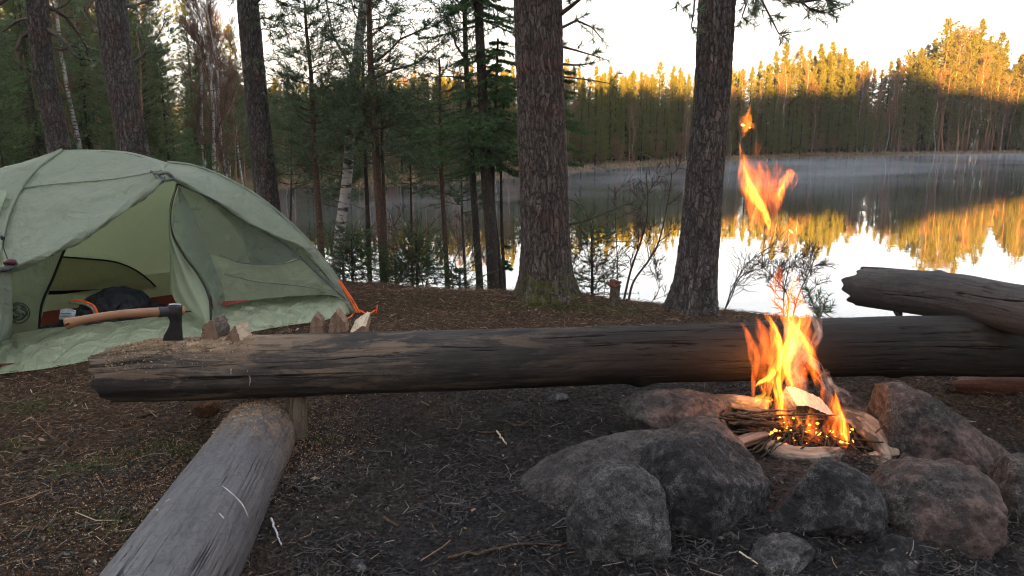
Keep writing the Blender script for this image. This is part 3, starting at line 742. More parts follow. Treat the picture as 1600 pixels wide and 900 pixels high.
bough_on(root, S, [(885, 352), (925, 343), (965, 322), (1000, 318)], [5.5, 5.6, 5.7, 5.8], .009, dens=1.2, tuft=.045, sub=.28)
bough_on(root, S, [(885, 310), (905, 318), (915, 345)], [5.5, 5.7, 5.8], .005, dens=.4, tuft=.03)
crown(S, lambda z: np.interp(z, Q[:, 2], Q[:, 0])*np.array([1, 0, 0])+np.array([0, np.interp(z, Q[:, 2], Q[:, 1]), z-b0[2]])*[0, 1, 1]+[0, 0, 0], 11, .1, 16, 1.6)
finish_tree(root, S, (M_darktwig, M_needle), NSP)
# smooth grey pine with the limb hanging to the water side
root, Q, rs = big_pine('pine_tree', [(1122, -40), (1117, 60), (1112, 160), (1103, 260), (1095, 360), (1087, 440), (1082, 496)], 5.05, [29, 28, 28, 29, 30, 31, 34], '', M_pine_bark, 1.1, .34, .4)
tag(root, 'straight dark grey pine beside the flames, its foot behind the long log', 'tree')
S = Sk(2); b0 = np.array(root.location)
bough_on(root, S, [(1140, -60), (1190, -20), (1240, 5), (1290, 0), (1322, 5)], [5.05, 4.9, 4.8, 4.7, 4.7], .018, dens=1.5, tuft=.055, sub=.3)
bough_on(root, S, [(1145, -30), (1168, 5), (1160, 28), (1175, 36)], [5.05, 4.9, 4.9, 4.9], .008, dens=1.4, tuft=.05)
bough_on(root, S, [(1180, -20), (1200, 25), (1215, 50), (1250, 45)], [4.9, 4.8, 4.8, 4.8], .008, dens=1.6, tuft=.05)
bough_on(root, S, [(1230, -20), (1262, 12), (1290, 22), (1316, 12)], [4.9, 4.7, 4.7, 4.7], .008, dens=2.0, tuft=.05)
bough_on(root, S, [(1088, -30), (1086, 15), (1082, 40), (1092, 50)], [5.0, 4.8, 4.8, 4.9], .008, dens=.6, tuft=.04)
bough_on(root, S, [(1070, -30), (1062, 5), (1075, 22)], [4.9, 4.8, 4.8], .004, dens=.9, tuft=.04)
crown(S, lambda z: np.interp(z, Q[:, 2], Q[:, 0])*np.array([1, 0, 0])+np.array([0, np.interp(z, Q[:, 2], Q[:, 1]), z-b0[2]])*[0, 1, 1], 11, .1, 14, 1.6)
finish_tree(root, S, (M_darktwig, M_needle), NSP)
# three pines behind the tent
def lean_pine(pxs, Yd, rpx, label, boughs, seed, ph):
    root, Q, rs = big_pine('pine_tree', pxs, Yd, rpx, '', M_pine_bark, .8, .35, ph)
    tag(root, label, 'tree'); S = Sk(seed); b0 = np.array(root.location)
    for b in boughs: bough_on(root, S, *b[:3], **b[3])
    crown(S, lambda z: np.interp(z, Q[:, 2], Q[:, 0])*np.array([1, 0, 0])+np.array([0, np.interp(z, Q[:, 2], Q[:, 1]), z-b0[2]])*[0, 1, 1], 11, .1, 14, 1.8)
    finish_tree(root, S, (M_darktwig, M_needle), dict(n=16, ln=.07, w=.010, fw=.8, seg=5))
def fixup(pts_, z0): return pts_
lean_pine([(56, -40), (60, 20), (68, 100), (80, 170), (92, 235), (112, 400)], 8.2, [14, 14.5, 15, 15.5, 16, 19], 'outer leaning pine behind the tent, with crooked dead limbs',
    [([(75, 46), (95, 58), (112, 78), (122, 90), (150, 94)], [8.2, 8.0, 7.9, 7.9, 7.9], .028, dict(dens=.5, tuft=.06, bare=.6)),
     ([(52, 48), (34, 58), (24, 80), (32, 102), (48, 120), (50, 150)], [8.2, 8.2, 8.1, 8.1, 8.1, 8.1], .028, dict(dens=.35, tuft=.06, bare=.6)),
     ([(60, 0), (20, -5), (-20, 20), (-40, 50)], [8.2, 8.0, 7.9, 7.8], .03, dict(dens=1.2, tuft=.08)),
     ([(64, 10), (100, 20), (130, 60), (140, 95)], [8.2, 8.3, 8.5, 8.6], .03, dict(dens=1.4, tuft=.08)),
     ([(58, 30), (30, 35), (0, 55), (-20, 60)], [8.2, 8.5, 8.7, 8.8], .02, dict(dens=1.5, tuft=.08)),
     ([(60, 70), (90, 78), (125, 72), (150, 85)], [8.2, 8.6, 8.8, 8.9], .02, dict(dens=1.5, tuft=.08))], 11, .3)
lean_pine([(169, -40), (175, 20), (184, 90), (196, 160), (208, 235), (232, 420)], 7.6, [20, 21, 21, 21, 22, 25], 'thick leaning pine rising straight behind the tent top',
    [([(180, 40), (152, 50), (140, 30), (120, 0)], [7.6, 7.7, 7.8, 7.9], .02, dict(dens=.9, tuft=.07)),
     ([(185, 100), (215, 92), (240, 60), (262, 30)], [7.6, 8.2, 8.6, 8.8], .02, dict(dens=.9, tuft=.07)),
     ([(188, 10), (220, 5), (260, -10)], [7.6, 8, 8.3], .02, dict(dens=1.2, tuft=.08))], 12, 1.3)
lean_pine([(384, -40), (388, 20), (396, 100), (405, 190), (413, 270), (420, 340), (424, 420)], 7.9, [15, 15.5, 16, 16.5, 17.5, 19, 21], 'upright grey pine beyond the right slope of the tent',
    [([(395, 10), (415, -10), (432, 0), (448, 10)], [7.9, 7.7, 7.6, 7.6], .014, dict(dens=2.0, tuft=.06)),
     ([(398, 30), (415, 28), (430, 35), (446, 28)], [7.9, 7.7, 7.6, 7.6], .010, dict(dens=2.2, tuft=.06)),
     ([(400, 50), (418, 45), (438, 52)], [7.9, 7.7, 7.6], .008, dict(dens=2.2, tuft=.06)),
     ([(392, 5), (372, -5), (360, 4)], [7.9, 7.7, 7.6], .008, dict(dens=1.2, tuft=.05)),
     ([(414, 290), (440, 270), (470, 262)], [7.9, 8.0, 8.1], .008, dict(dens=.8, tuft=.04))], 13, 2.2)

# ---------------------------------------------------------------- slender trees along the bank
def bank_tree(name, label, cat, pxs, Yd, r0, r1, mat, whorls, seed, leafmat=M_needle, spec=None, extra=None, group='slender trees on the bank', twig=M_darktwig, kind='pine'):
    """pxs from foot to top. whorls: (v, half spread px, elevation, density)"""
    P = np.array([at(u, v, Yd) for u, v in pxs]); z0 = float(hgt(P[0][0], P[0][1])[0]); b0 = np.array([P[0][0], P[0][1], min(z0, P[0][2])])
    P = np.vstack([b0-[0, 0, .15], P[1:]]) if P[0][2] < z0+.25 else np.vstack([b0-[0, 0, .15], P])
    root = empty(name, tuple(b0)); Q = catmull(P, 60); L = np.linspace(0, 1, 60); rr = r0+(r1-r0)*L
    V, Fs, P0 = tube(Q-b0, rr, 10); mb = MB(); mb.add(V, *Fs, P0=P0, rnd=np.full(len(V), .5)); mb.build('trunk', mat, root, True)
    S = Sk(seed); g = S.g; pv = np.array([[Yd_ for Yd_ in (0,)]])
    us = np.interp(np.arange(60), np.arange(60), np.arange(60))
    # pixel rows of Q
    d = Q-np.array([0, 0, CH]); vv = 450+F*(-(d[:, 1]*-sp+d[:, 2]*cp))/(d[:, 1]*cp-d[:, 2]*sp) if False else 450-F*(d[:, 1]*sp+d[:, 2]*cp)/(d[:, 1]*cp-d[:, 2]*sp)
    for (v, half, el, dn) in whorls:
        i = int(np.argmin(abs(vv-v-g.normal()*4))); p = Q[i]-b0; nb = max(3, int(g.integers(4, 7)*min(1.3, dn+.4)))
        for b in range(nb):
            p = Q[int(np.clip(np.argmin(abs(vv-v-g.normal()*9)), 0, 59))]-b0; a = b*2*np.pi/nb+g.uniform(-.7, .7); l = px(half, Yd)*g.uniform(.5, 1.25); dh = np.array([math.cos(a), math.sin(a), 0])
            if kind == 'spruce':
                n = max(4, int(l/.1)); t_ = np.linspace(0, 1, n)[:, None]
                B = p+dh*l*t_+np.array([0, 0, 1.])*(el*l*t_-.28*l*t_**1.7+.15*l*t_**4)+g.normal(size=(n, 3))*.012*l
                S.path(B, .006+.006*l, .002); sid = np.cross(dh, [0, 0, 1.])
                for q in range(1, n):
                    S.leaf(B[q-1], B[q])
                    for sg in (-1, 1):
                        for rep in range(2):
                            ll = min(.26, l*.42)*(1.15-q/n)*g.uniform(.5, 1.15)
                            e = nrm(nrm(B[q]-B[q-1])*.8+sid*sg+np.array([0, 0, g.uniform(-.45, .0)])); o_ = B[q-1]+(B[q]-B[q-1])*g.random()
                            S.seg(o_, o_+e*ll, .002, .001); S.leaf(o_, o_+e*ll)
            elif kind == 'feather':
                pine_bough(S, [p, p+dh*l*.5+[0, 0, el*l*.4], p+dh*l+[0, 0, el*l*1.1]], .003+.004*l, 2.0, .34, .025, 1 if l > .2 else 0, .12)
            else:
                B = [p, p+dh*l*.5+[0, 0, el*l*.5-.03*l], p+dh*l+[0, 0, el*l+.08*l]]
                pine_bough(S, B, .004+.007*l, dn*1.15, .42, .05, 1 if l > .35 else 0, .3)
    if extra: extra(S, b0, Q)
    sp_ = spec or dict(n=30, ln=.055, w=.008, fw=.85, seg=4)
    if S.A: finish_tree(root, S, (twig, leafmat), sp_)
    return tag(root, label, cat, group)
pineW = lambda vs, hs, el=.25, dn=1.0: [(v, h, el, dn) for v, h in zip(vs, hs)]
bank_tree('pine_tree', 'slim young pine with an open pointed crown and orange stem, just past the tent', 'pine',
    [(504, 440), (502, 400), (498, 330), (491, 230), (487, 130), (479, 50), (476, 2)], 7.6, .042, .010, M_thin_bark,
    pineW([8, 22, 38, 58, 80, 104, 128, 140, 150, 172, 185, 196, 220, 235, 250], [8, 14, 20, 26, 34, 40, 50, 50, 54, 54, 50, 50, 48, 46, 40], .3, 1.1), 21)
bank_tree('birch_tree', 'crooked old birch with peeling white bark and black scars', 'birch',
    [(523, 440), (528, 400), (532, 355), (541, 290), (546, 230), (549, 160), (556, 105), (562, 55), (569, 0), (577, -90)], 8.0, .062, .044, M_birch,
    [], 22, twig=M_twig, extra=lambda S, b0, Q: (bare_tree(S, Q[38:]-b0, .03, 2, .9, .4, .7, (5, 8), .002, .1),
        S.path([at(545, 262, 8)-b0, at(537, 240, 8)-b0, at(527, 215, 8)-b0, at(520, 190, 7.9)-b0], .014, .004)))
bank_tree('pine_tree', 'young pine with long bare arching limbs, by the crooked birch', 'pine',
    [(602, 445), (597, 380), (589, 270), (584, 180), (579, 100), (577, 30), (575, -60)], 7.4, .046, .022, M_thin_bark,
    pineW([-20, 5, 30, 55, 82, 125, 150, 170, 185, 200, 215, 250], [45, 48, 40, 40, 34, 50, 54, 56, 54, 52, 50, 40], .25, 1.1), 23,
    extra=lambda S, b0, Q: [pine_bough(S, np.array([at(u, v, y) for u, v, y in pp])-b0, r, 1.0, .24, .05, 1, .45) for pp, r in
        (([(578, 100, 7.4), (605, 85, 7.3), (630, 62, 7.2), (655, 50, 7.2), (690, 25, 7.1)], .016), ([(580, 125, 7.4), (612, 108, 7.6), (648, 100, 7.7), (672, 75, 7.8), (700, 55, 7.9)], .016), ([(556, 140, 7.4), (572, 118, 7.3), (590, 105, 7.2), (630, 80, 7.2)], .008))])
bank_tree('pine_tree', 'thin bare-stemmed pine between the crooked birch and the arching pine', 'pine', [(578, 440), (575, 350), (571, 250), (569, 170), (566, 60)], 8.2, .032, .012, M_grey_bark,
    pineW([100, 135, 155, 170, 200, 225], [26, 34, 36, 36, 34, 30], .3, 1.1), 24)
bank_tree('pine_tree', 'thin reddish stem close beside the arching pine', 'pine', [(604, 442), (601, 350), (599, 280), (597, 220), (600, 120)], 8.3, .030, .012, M_thin_bark,
    pineW([130, 165, 200, 235], [26, 32, 34, 30], .2, .8), 25)
bank_tree('pine_tree', 'young pine with a clean brown stem and bushy crown midway along the bank', 'pine', [(699, 448), (696, 380), (690, 280), (688, 200), (687, 110), (686, 90)], 7.8, .034, .008, M_thin_bark,
    pineW([95, 112, 132, 155, 180, 205, 232, 262], [10, 24, 34, 42, 46, 44, 40, 34], .2, 1.2), 26)
bank_tree('pine_tree', 'slim pine whose forked top leans away from the drooping spruce', 'pine', [(750, 456), (744, 360), (738, 270), (735, 200), (729, 110), (726, 20), (724, -60)], 7.2, .042, .018, M_grey_bark,
    pineW([-10, 15, 45, 75, 240], [44, 46, 32, 26, 30], .25, 1.0), 27,
    extra=lambda S, b0, Q: [pine_bough(S, np.array([at(u, v, y) for u, v, y in pp])-b0, r, .8, .25, .05, 1, .4) for pp, r in
        (([(729, 95, 7.2), (712, 70, 7.2), (704, 40, 7.2), (690, 22, 7.1), (672, 5, 7.1)], .012), ([(731, 125, 7.2), (700, 118, 7.1), (676, 122, 7.0)], .008), ([(745, 150, 7.2), (738, 130, 7.2), (731, 118, 7.2)], .01))])
SPS = dict(n=40, ln=.026, w=.0075, fw=.9, seg=4)
bank_tree('spruce_tree', 'dark spruce with wide drooping boughs over the water', 'spruce', [(773, 458), (768, 380), (760, 280), (757, 200), (752, 100), (748, 20), (745, -80)], 6.9, .062, .035, M_grey_bark,
    [(v, h, e, 1.3) for v, h, e in ((-70, 80, -.1), (-45, 95, -.12), (-20, 95, -.1), (-5, 95, -.1), (10, 92, -.1), (30, 70, -.1), (85, 42, -.05), (105, 50, -.05), (125, 56, -.1), (145, 70, -.1), (168, 100, -.08), (180, 110, -.05), (200, 112, -.1), (215, 118, -.08), (228, 116, -.1), (242, 80, -.2))], 28, M_spruce, SPS, kind='spruce',
    extra=lambda S, b0, Q: None)
bank_tree('spruce_tree', 'half bare spruce stem standing against the mossy pine', 'spruce', [(783, 456), (777, 380), (770, 310), (772, 220), (776, 120), (778, 60)], 7.3, .030, .010, M_grey_bark,
    [(v, h, -.05, 1.0) for v, h in ((70, 22), (95, 34), (120, 40), (150, 42), (185, 44), (215, 46))], 29, M_spruce, SPS, kind='spruce')
bank_tree('spruce_tree', 'thin spruce pole right at the mossy pine, with a few green sprays', 'spruce', [(788, 452), (785, 380), (783, 300), (784, 220), (790, 120)], 7.6, .024, .008, M_grey_bark,
    [(v, h, -.1, .8) for v, h in ((130, 30), (165, 34), (200, 38), (235, 40), (262, 34), (410, 22))], 30, M_spruce, SPS, kind='spruce')
bank_tree('spruce_tree', 'green bushy spruce mostly hidden behind the mossy pine, only its branch tips showing', 'spruce', [(872, 455), (872, 300), (872, 150), (872, 110)], 7.0, .05, .008, M_grey_bark,
    [(v, h, -.05, 1.1) for v, h in ((118, 22), (135, 36), (155, 44), (178, 48), (200, 46), (225, 42), (245, 36))], 31, M_spruce, SPS, kind='spruce')
for lab, pp, Yb, hs, sd_ in (('slim young pine low on the bank right beside the tent corner', [(452, 430), (455, 300), (456, 150)], 9.6, [8, 20, 30, 38, 42, 44, 44, 42, 38], 61), ('young green pine on the bank behind the crooked birch', [(537, 440), (534, 300), (533, 170)], 9.9, [8, 22, 32, 40, 44, 46, 46, 42, 38], 62),
                         ('young green pine on the bank behind the lone bushy sapling', [(645, 446), (642, 300), (640, 150)], 9.4, [8, 20, 32, 40, 46, 48, 46, 44, 38], 63), ('little pine on the bank behind the drooping spruce', [(728, 455), (722, 330), (720, 210)], 9.2, [8, 20, 30, 36, 40, 42, 40], 64)):
    v0 = pp[-1][1]; bank_tree('pine_tree', lab, 'pine', pp, Yb, .026, .006, M_thin_bark, pineW([v0+6+k*17 for k in range(len(hs))], hs, .2, 1.2), sd_)
# small bushy spruces at the edge
def little_spruce(label, u, vb, vt, half, Yd, seed, n=9, gap=0.0, dens=1.0):
    n = n*2; dens = dens*.62; vs_ = np.linspace(vt+4, vb-(vb-vt)*.10, n); hs = half*(np.linspace(.12, 1, n)**.8)
    return bank_tree('spruce_sapling', label, 'spruce', [(u+1, vb), (u, (vb+vt)/2), (u-1, vt)], Yd, .016, .004, M_grey_bark, [(v, h, .15-.1*k/n, dens) for k, (v, h) in enumerate(zip(vs_, hs))], seed, M_spruce, dict(n=34, ln=.02, w=.006, fw=.9, seg=4), group='spruce saplings on the bank', kind='feather')
little_spruce('round dark spruce sapling at the foot of the crooked birch', 550, 442, 368, 30, 6.9, 41, 8, dens=1.2)
little_spruce('bushy spruce sapling alone on the bank before the white water', 651, 450, 366, 34, 6.9, 42, 9, dens=1.1)
little_spruce('tiny spruce sapling between the arching pine and the lone bushy sapling', 618, 446, 400, 20, 7.1, 43, 6)
little_spruce('slender sparse spruce sapling with thin tiers, next to the broken stump', 925, 470, 352, 33, 6.0, 44, 7, dens=.7)
little_spruce('low spruce sapling in front of the stems by the drooping spruce', 718, 458, 420, 22, 6.7, 45, 5)
# pine twig sticking up behind the log by the fire
root = empty('pine_sapling', tuple(gpos(1278, 497))); S = Sk(46); b0 = np.array(root.location)
pine_bough(S, np.array([at(1290, 520, 4.4), at(1275, 488, 4.4), at(1262, 458, 4.4)])-b0, .006, 2.2, .14, .045, 0, .1)
pine_bough(S, np.array([at(1286, 510, 4.4), at(1278, 494, 4.4), at(1292, 482, 4.4)])-b0, .004, 3, .10, .045, 0, .1)
finish_tree(root, S, (M_darktwig, M_needle), NSP); tag(root, 'small green pine sprig poking up over the log beside the flames', 'pine')

# bare shrubs
def shrub(label, stems, seed, r=.010, L=.5, depth=2, nb=(5, 8), name='bare_shrub'):
    S = Sk(seed); b0 = stems[0][0].copy(); b0 = np.array([b0[0], b0[1], float(hgt(b0[0], b0[1])[0])]); root = empty(name, tuple(b0))
    for st in stems:
        P = catmull(np.vstack([[st[0][0], st[0][1], float(hgt(st[0][0], st[0][1])[0])-.05], st[1:]]), 24)-b0; S.path(P, r, r*.3); bare_tree(S, P, r, depth, L, .5, .75, nb, .0018, .25)
    V, F_, rr, P0 = S.wood(5); mesh('branches', V, F_, M_darktwig, root, True, {'rnd': rr, 'P0': P0})
    return tag(root, label, 'shrub', 'bare shrubs on the bank')
A_ = lambda *l: [at(u, v, y) for u, v, y in l]
shrub('leafless shrub with two forking stems next to the broken stump', [A_((972, 476, 5.9), (985, 425, 5.9), (1003, 372, 5.9), (1012, 330, 5.9), (1010, 270, 6.0)), A_((980, 482, 5.8), (990, 440, 5.8), (1015, 405, 5.8), (1032, 370, 5.8), (1046, 300, 5.8), (1050, 268, 5.8))], 51, .011, .42, 2)
shrub('thin upright leafless shrub between the mossy pine and the stump', [A_((967, 476, 6.1), (965, 420, 6.1), (962, 350, 6.1), (960, 290, 6.1))], 52, .006, .35, 1)
shrub('fine leafless twigs low behind the smooth grey pine', [A_((1128, 505, 5.3), (1150, 440, 5.4), (1175, 405, 5.5), (1215, 380, 5.6)), A_((1125, 505, 5.3), (1140, 470, 5.3), (1160, 430, 5.4), (1200, 418, 5.4))], 53, .006, .4, 1, (6, 9))
shrub('leafless shrub rising behind the log straight over the fire', [A_((1225, 510, 4.5), (1232, 470, 4.5), (1215, 440, 4.5), (1195, 420, 4.5)), A_((1232, 510, 4.5), (1245, 470, 4.5), (1262, 430, 4.5), (1275, 400, 4.5)), A_((1228, 512, 4.5), (1225, 460, 4.5), (1235, 410, 4.5))], 54, .006, .28, 2, (5, 8))
shrub('thin leafless shrub leaning over the lone bushy sapling', [A_((665, 452, 6.9), (655, 420, 6.9), (628, 385, 6.9), (610, 330, 6.9))], 55, .007, .4, 2, (5, 7))
shrub('thin leafless shrub before the forked slim pine', [A_((690, 455, 7.0), (705, 420, 7), (722, 380, 7), (735, 340, 7))], 58, .007, .4, 2, (5, 7))
shrub('fine bare twigs right by the mossy foot', [A_((905, 474, 5.9), (895, 430, 5.9), (900, 390, 5.9))], 56, .004, .28, 2, (5, 7))
shrub('fine bare twigs between the spruce sapling and the stump', [A_((942, 478, 5.9), (945, 440, 5.9), (935, 405, 5.9))], 59, .004, .28, 2, (5, 7))
shrub('fine bare twigs before the straight grey pine', [A_((1010, 490, 5.6), (1030, 450, 5.6), (1020, 410, 5.6))], 60, .004, .28, 2, (5, 7))
# broken stump
b = gpos(960, 478); root = empty('stump', tuple(b)); h_ = at(960, 438, b[1])[2]-b[2]
V, Fs, P0 = tube(catmull([[0, 0, -.1], [0, 0, h_*.5], [.01, 0, h_*.84]], 40), np.linspace(px(8.5, b[1]), px(7, b[1]), 40), 26); P0_ = P0
mb = MB(); mb.add(V, *Fs, P0=P0); mb.build('trunk', m_bark('stump_bark', (.15, .12, .09), (.24, .2, .16), (.05, .04, .03), 60, .5, .003), root, True)
g_ = np.random.default_rng(9); rag = lambda z, th, rr: 1+.22*np.sin(3*th+z*40)+.12*np.sin(7*th)
V, Fs, P0 = tube(catmull([[.01, 0, h_*.8], [0, 0, h_*.9], [.005, 0, h_*1.0]], 16), px(7.5, b[1]), 22, rfun=rag); mb = MB(); mb.add(V, *Fs, P0=P0)
V, Fs, P0 = tube([[0, 0, h_*.86], [-.035, -.01, h_*.85], [-.06, -.01, h_*.92]], [.022, .02, .008], 9); mb.add(V, *Fs, P0=P0)
M_redwood = m_wood('reddish_broken_wood', [(.06, .03, .022), (.14, .06, .042), (.2, .09, .06), (.25, .13, .09)], 1, .004)
mb.build('broken_top', M_redwood, root, True); tag(root, 'short broken birch stump with splintered reddish top at the water edge', 'stump')

# ---------------------------------------------------------------- logs
def log_rfun(seed, amp=.05, knots=()):
    def f(z, th, rr):
        c = np.stack([np.cos(th)*1.1, np.sin(th)*1.1, z*1.6], -1).reshape(-1, 3)+seed
        n = fbm(c, 4).reshape(z.shape); fine = pn(c*[7, 7, 1.2]).reshape(z.shape)
        k = 0
        for (kz, kt, ka, kr) in knots: k = k + ka*np.exp(-((z-kz)/kr)**2-((np.angle(np.exp(1j*(th-kt))))/(kr*7))**2)
        return 1+amp*n+.010*fine+k
    return f
def make_log(name, P, r, mat, label, endmat, seed, seg=150, amp=.05, knots=(), step=.01, group=None, jag=.03, parent_parts=(), dip=None):
    P = np.asarray(P, float); n = int(np.linalg.norm(np.diff(P, axis=0), axis=1).sum()/step); Q = catmull(P, n); rr = np.interp(np.linspace(0, 1, n), np.linspace(0, 1, len(r)), r)
    V, Fs, P0 = tube(Q, rr, seg, False, rfun=log_rfun(seed, amp, knots)); T = nrm(np.gradient(Q, axis=0))
    G = V.reshape(n, seg, 3); th = np.linspace(0, 2*np.pi, seg, endpoint=False)
    for e, sgn in ((0, -1), (-1, 1)):     # rough sawn/broken ends
        prof = jag*(np.sin(th*2+seed)+.6*np.sin(5*th+seed*2)+.5*np.sin(11*th)); w_ = np.exp(-np.arange(n)/8.0)
        if e == -1: w_ = w_[::-1]
        G += (T[e]*sgn)[None, None]*(prof[None, :, None]*w_[:, None, None])*.6
    if dip is not None: G = dip(G, Q)
    V = G.reshape(-1, 3); root = empty(name, tuple(Q[n//2])); c = np.array(root.location)
    mesh('bark', V-c, Fs[0], mat, root, True, {'P0': P0})
    for e in (0, -1):     # end grain discs
        ring = G[e]; cc = ring.mean(0); K = 10; rows_ = [cc+(ring-cc)*(k/K)*1.0+T[e]*(-1 if e == 0 else 1)*(-.012*(1-k/K)) for k in range(K, 0, -1)]
        D = np.stack(rows_); g2 = np.random.default_rng(seed+5).normal(size=D.shape[:2]+(1,))*.0015; D = D + g2*T[e]; D[0] = ring
        Vd = np.vstack([D.reshape(-1, 3), cc+T[e]*(.012 if e == 0 else -.012)]); i = np.arange(K-1)[:, None]*seg; j = np.arange(seg)[None]; k2 = (j+1) % seg
        f1 = np.stack([i+j, i+k2, i+seg+k2, i+seg+j], -1).reshape(-1, 4); f2 = np.stack([(K-1)*seg+np.arange(seg), (K-1)*seg+(np.arange(seg)+1) % seg, np.full(seg, K*seg)], -1)
        if e == 0: f1 = f1[:, ::-1]; f2 = f2[:, ::-1]
        Pd = np.stack([np.linalg.norm(Vd-cc, axis=1)*6, np.zeros(len(Vd)), np.zeros(len(Vd))], -1)+(Vd-cc)*.8
        mesh('end_face', Vd-c, [f1, f2], endmat, root, True, {'P0': Pd})
    tag(root, label, 'log', group); return root, Q, rr, G
def ex_main(t, p, col, fine):
    # worn tan axe-chopped patch and sawdust by the thick end, brown bare streaks on the face
    z = t.n('SeparateXYZ', {'Vector': p}).outputs[2]; n = t.noise(t.map(p, (1, 1, .6)), 12, 5, .7, 1.0)
    gz = t.n('SeparateXYZ', {'Vector': t.pos}).outputs[2]
    up = t.rng(t.math('SUBTRACT', gz, .335), .055, .11)
    nearend = t.rng(z, 1.0, .3)
    m = t.math('MULTIPLY', t.math('MULTIPLY', up, nearend), t.rng(n, .38, .5))
    col = t.mix(m, col, t.mix(fine, (.26, .18, .11), (.42, .31, .2)))
    n5 = t.noise(t.map(p, (1, 1, .2), (5, 5, 5)), 9, 6, .72, .6)
    m2 = t.math('MULTIPLY', t.rng(n5, .50, .56), t.rng(z, 4.6, .3, .35, 1)); n6 = t.noise(t.map(p, (1, 1, .18), (1, 8, 2)), 20, 6, .78, .6)
    col = t.mix(t.math('MULTIPLY', m2, .75), col, t.mix(n6, (.06, .042, .03), (.25, .18, .125)))
    col = t.mix(t.math('MULTIPLY', t.rng(n6, .50, .60), .65), col, (.022, .020, .020))
    fi = t.n('VectorMath', {0: t.pos, 1: (FIRE[0]-.02, FIRE[1]+.1, .33)}, operation='DISTANCE').outputs['Value']
    col = t.mix(t.rng(t.math('ADD', fi, t.math('MULTIPLY', n, .7)), 2.1, .85, 0, .9), col, (.010, .009, .009))
    dr = t.math('MULTIPLY', t.rng(t.vor(t.map(p, (1, 1, .3)), 9, 'F1'), .10, .05), t.rng(t.noise(p, 3), .60, .64))
    return t.mix(t.math('MULTIPLY', dr, .55), col, (.3, .29, .28))
M_main = m_wood('charred_log_wood', [(.012, .011, .011), (.034, .030, .028), (.064, .054, .048), (.14, .115, .092)], 1.0, .016, 1.0, ex_main, stops=(.36, .46, .53, .64))
def ex_grey(t, p, col, fine):
    gy_ = t.n('SeparateXYZ', {'Vector': t.pos}).outputs[1]; n = t.noise(p, 30, 4, .7)
    m = t.math('MULTIPLY', t.rng(gy_, 2.35, 2.85), t.rng(n, .42, .6)); d = t.noise(p, 260, 2, .8)
    col = t.mix(t.math('MULTIPLY', m, t.rng(d, .42, .55)), col, (.32, .22, .14))
    dots = t.math('MULTIPLY', t.rng(t.vor(p, 60, 'F1'), .16, .06), t.rng(gy_, 2.1, 2.7))
    return t.mix(t.math('MULTIPLY', dots, .6), col, (.34, .26, .18))
M_grey = m_wood('grey_weathered_wood', [(.062, .062, .066), (.095, .094, .10), (.125, .124, .13), (.17, .168, .17)], 1.0, .010, 1.5, ex_grey, .6, .35)
M_dark = m_wood('dark_weathered_wood', [(.022, .020, .020), (.045, .041, .040), (.075, .069, .066), (.12, .112, .105)], 1.0, .016, .9)
M_end = m_wood('end_grain', [(.06, .045, .035), (.12, .09, .065), (.17, .13, .095), (.22, .17, .12)], .6, .004, 3)
def on_log(G, u, v):
    q = G.reshape(-1, 3)-np.array([0, 0, CH]); dep = q[:, 1]*cp-q[:, 2]*sp; uu = 800+F*q[:, 0]/dep; vv = 450-F*(q[:, 1]*sp+q[:, 2]*cp)/dep
    k = int(np.argmin(np.hypot(uu-u, vv-v)+25*(dep-dep.min()))); return G.reshape(-1, 3)[k]+nrm(-q[k])*.004
def marks(root, G, lines, r=.0028):
    c = np.array(root.location); M_ = m_plain('pale_scratch', (.42, .42, .42), .8, bump=0)
    for L_ in lines:
        V, Fs, P0 = tube(catmull([on_log(G, u, v) for u, v in L_], 14), [r*.4]+[r]*12+[r*.4], 6, ell=1); mesh('pale_scratch', V-c, Fs, M_, root, True)
def axp(l): return [at(u, v, y) for u, v, y in l]
def bump_end(G, Q):
    # chopped bevel on top of the thick end: the top surface slopes down towards the end
    n = len(Q); s = np.linspace(0, 1, n)*6.1; k = sstep(.30, .0, s)*.032+sstep(.7, .35, s)*.008
    top = np.clip((G[..., 2]-Q[:, None, 2])/.13, 0, 1); G[..., 2] -= k[:, None]*top; return G
main, MQ, Mr, MG = make_log('fallen_log', axp([(168, 578, 2.87), (420, 572, 2.92), (800, 560, 3.02), (1150, 549, 3.14), (1400, 541, 3.24), (1660, 543, 3.34), (1920, 546, 3.42), (2180, 550, 3.5)]),
    [.126, .124, .123, .124, .130, .142, .145, .14], M_main, 'long charred bench log lying across the camp, axe stuck in its end', M_end, 3, 170, .065, ((2.2, 1.2, .14, .045), (.9, 1.9, .12, .035), (1.55, 2.6, .10, .03), (3.4, 1.5, .10, .05), (3.0, 2.8, -.08, .05)), .009, dip=bump_end)
front, FQ, Fr, FG = make_log('fallen_log', [[-1.075, 3.02, .03], [-1.035, 2.80, .045], [-.972, 2.2, .05], [-.915, 1.63, .05], [-.85, 1.1, .05], [-.80, .75, .05]],
    [.125, .150, .158, .165, .17, .175], M_grey, 'smooth grey log running from under the bench log towards the viewer', M_end, 8, 190, .03, ((.9, 1.9, .03, .05),), .007)
marks(front, FG, [[(348, 760), (363, 772), (378, 788), (389, 808)], [(341, 802), (350, 811)], [(258, 785), (266, 782)], [(239, 798), (246, 797)]]); marks(main, MG, [[(386, 578), (390, 592), (389, 604)], [(361, 575), (362, 584)], [(528, 524), (533, 528)]], .002)
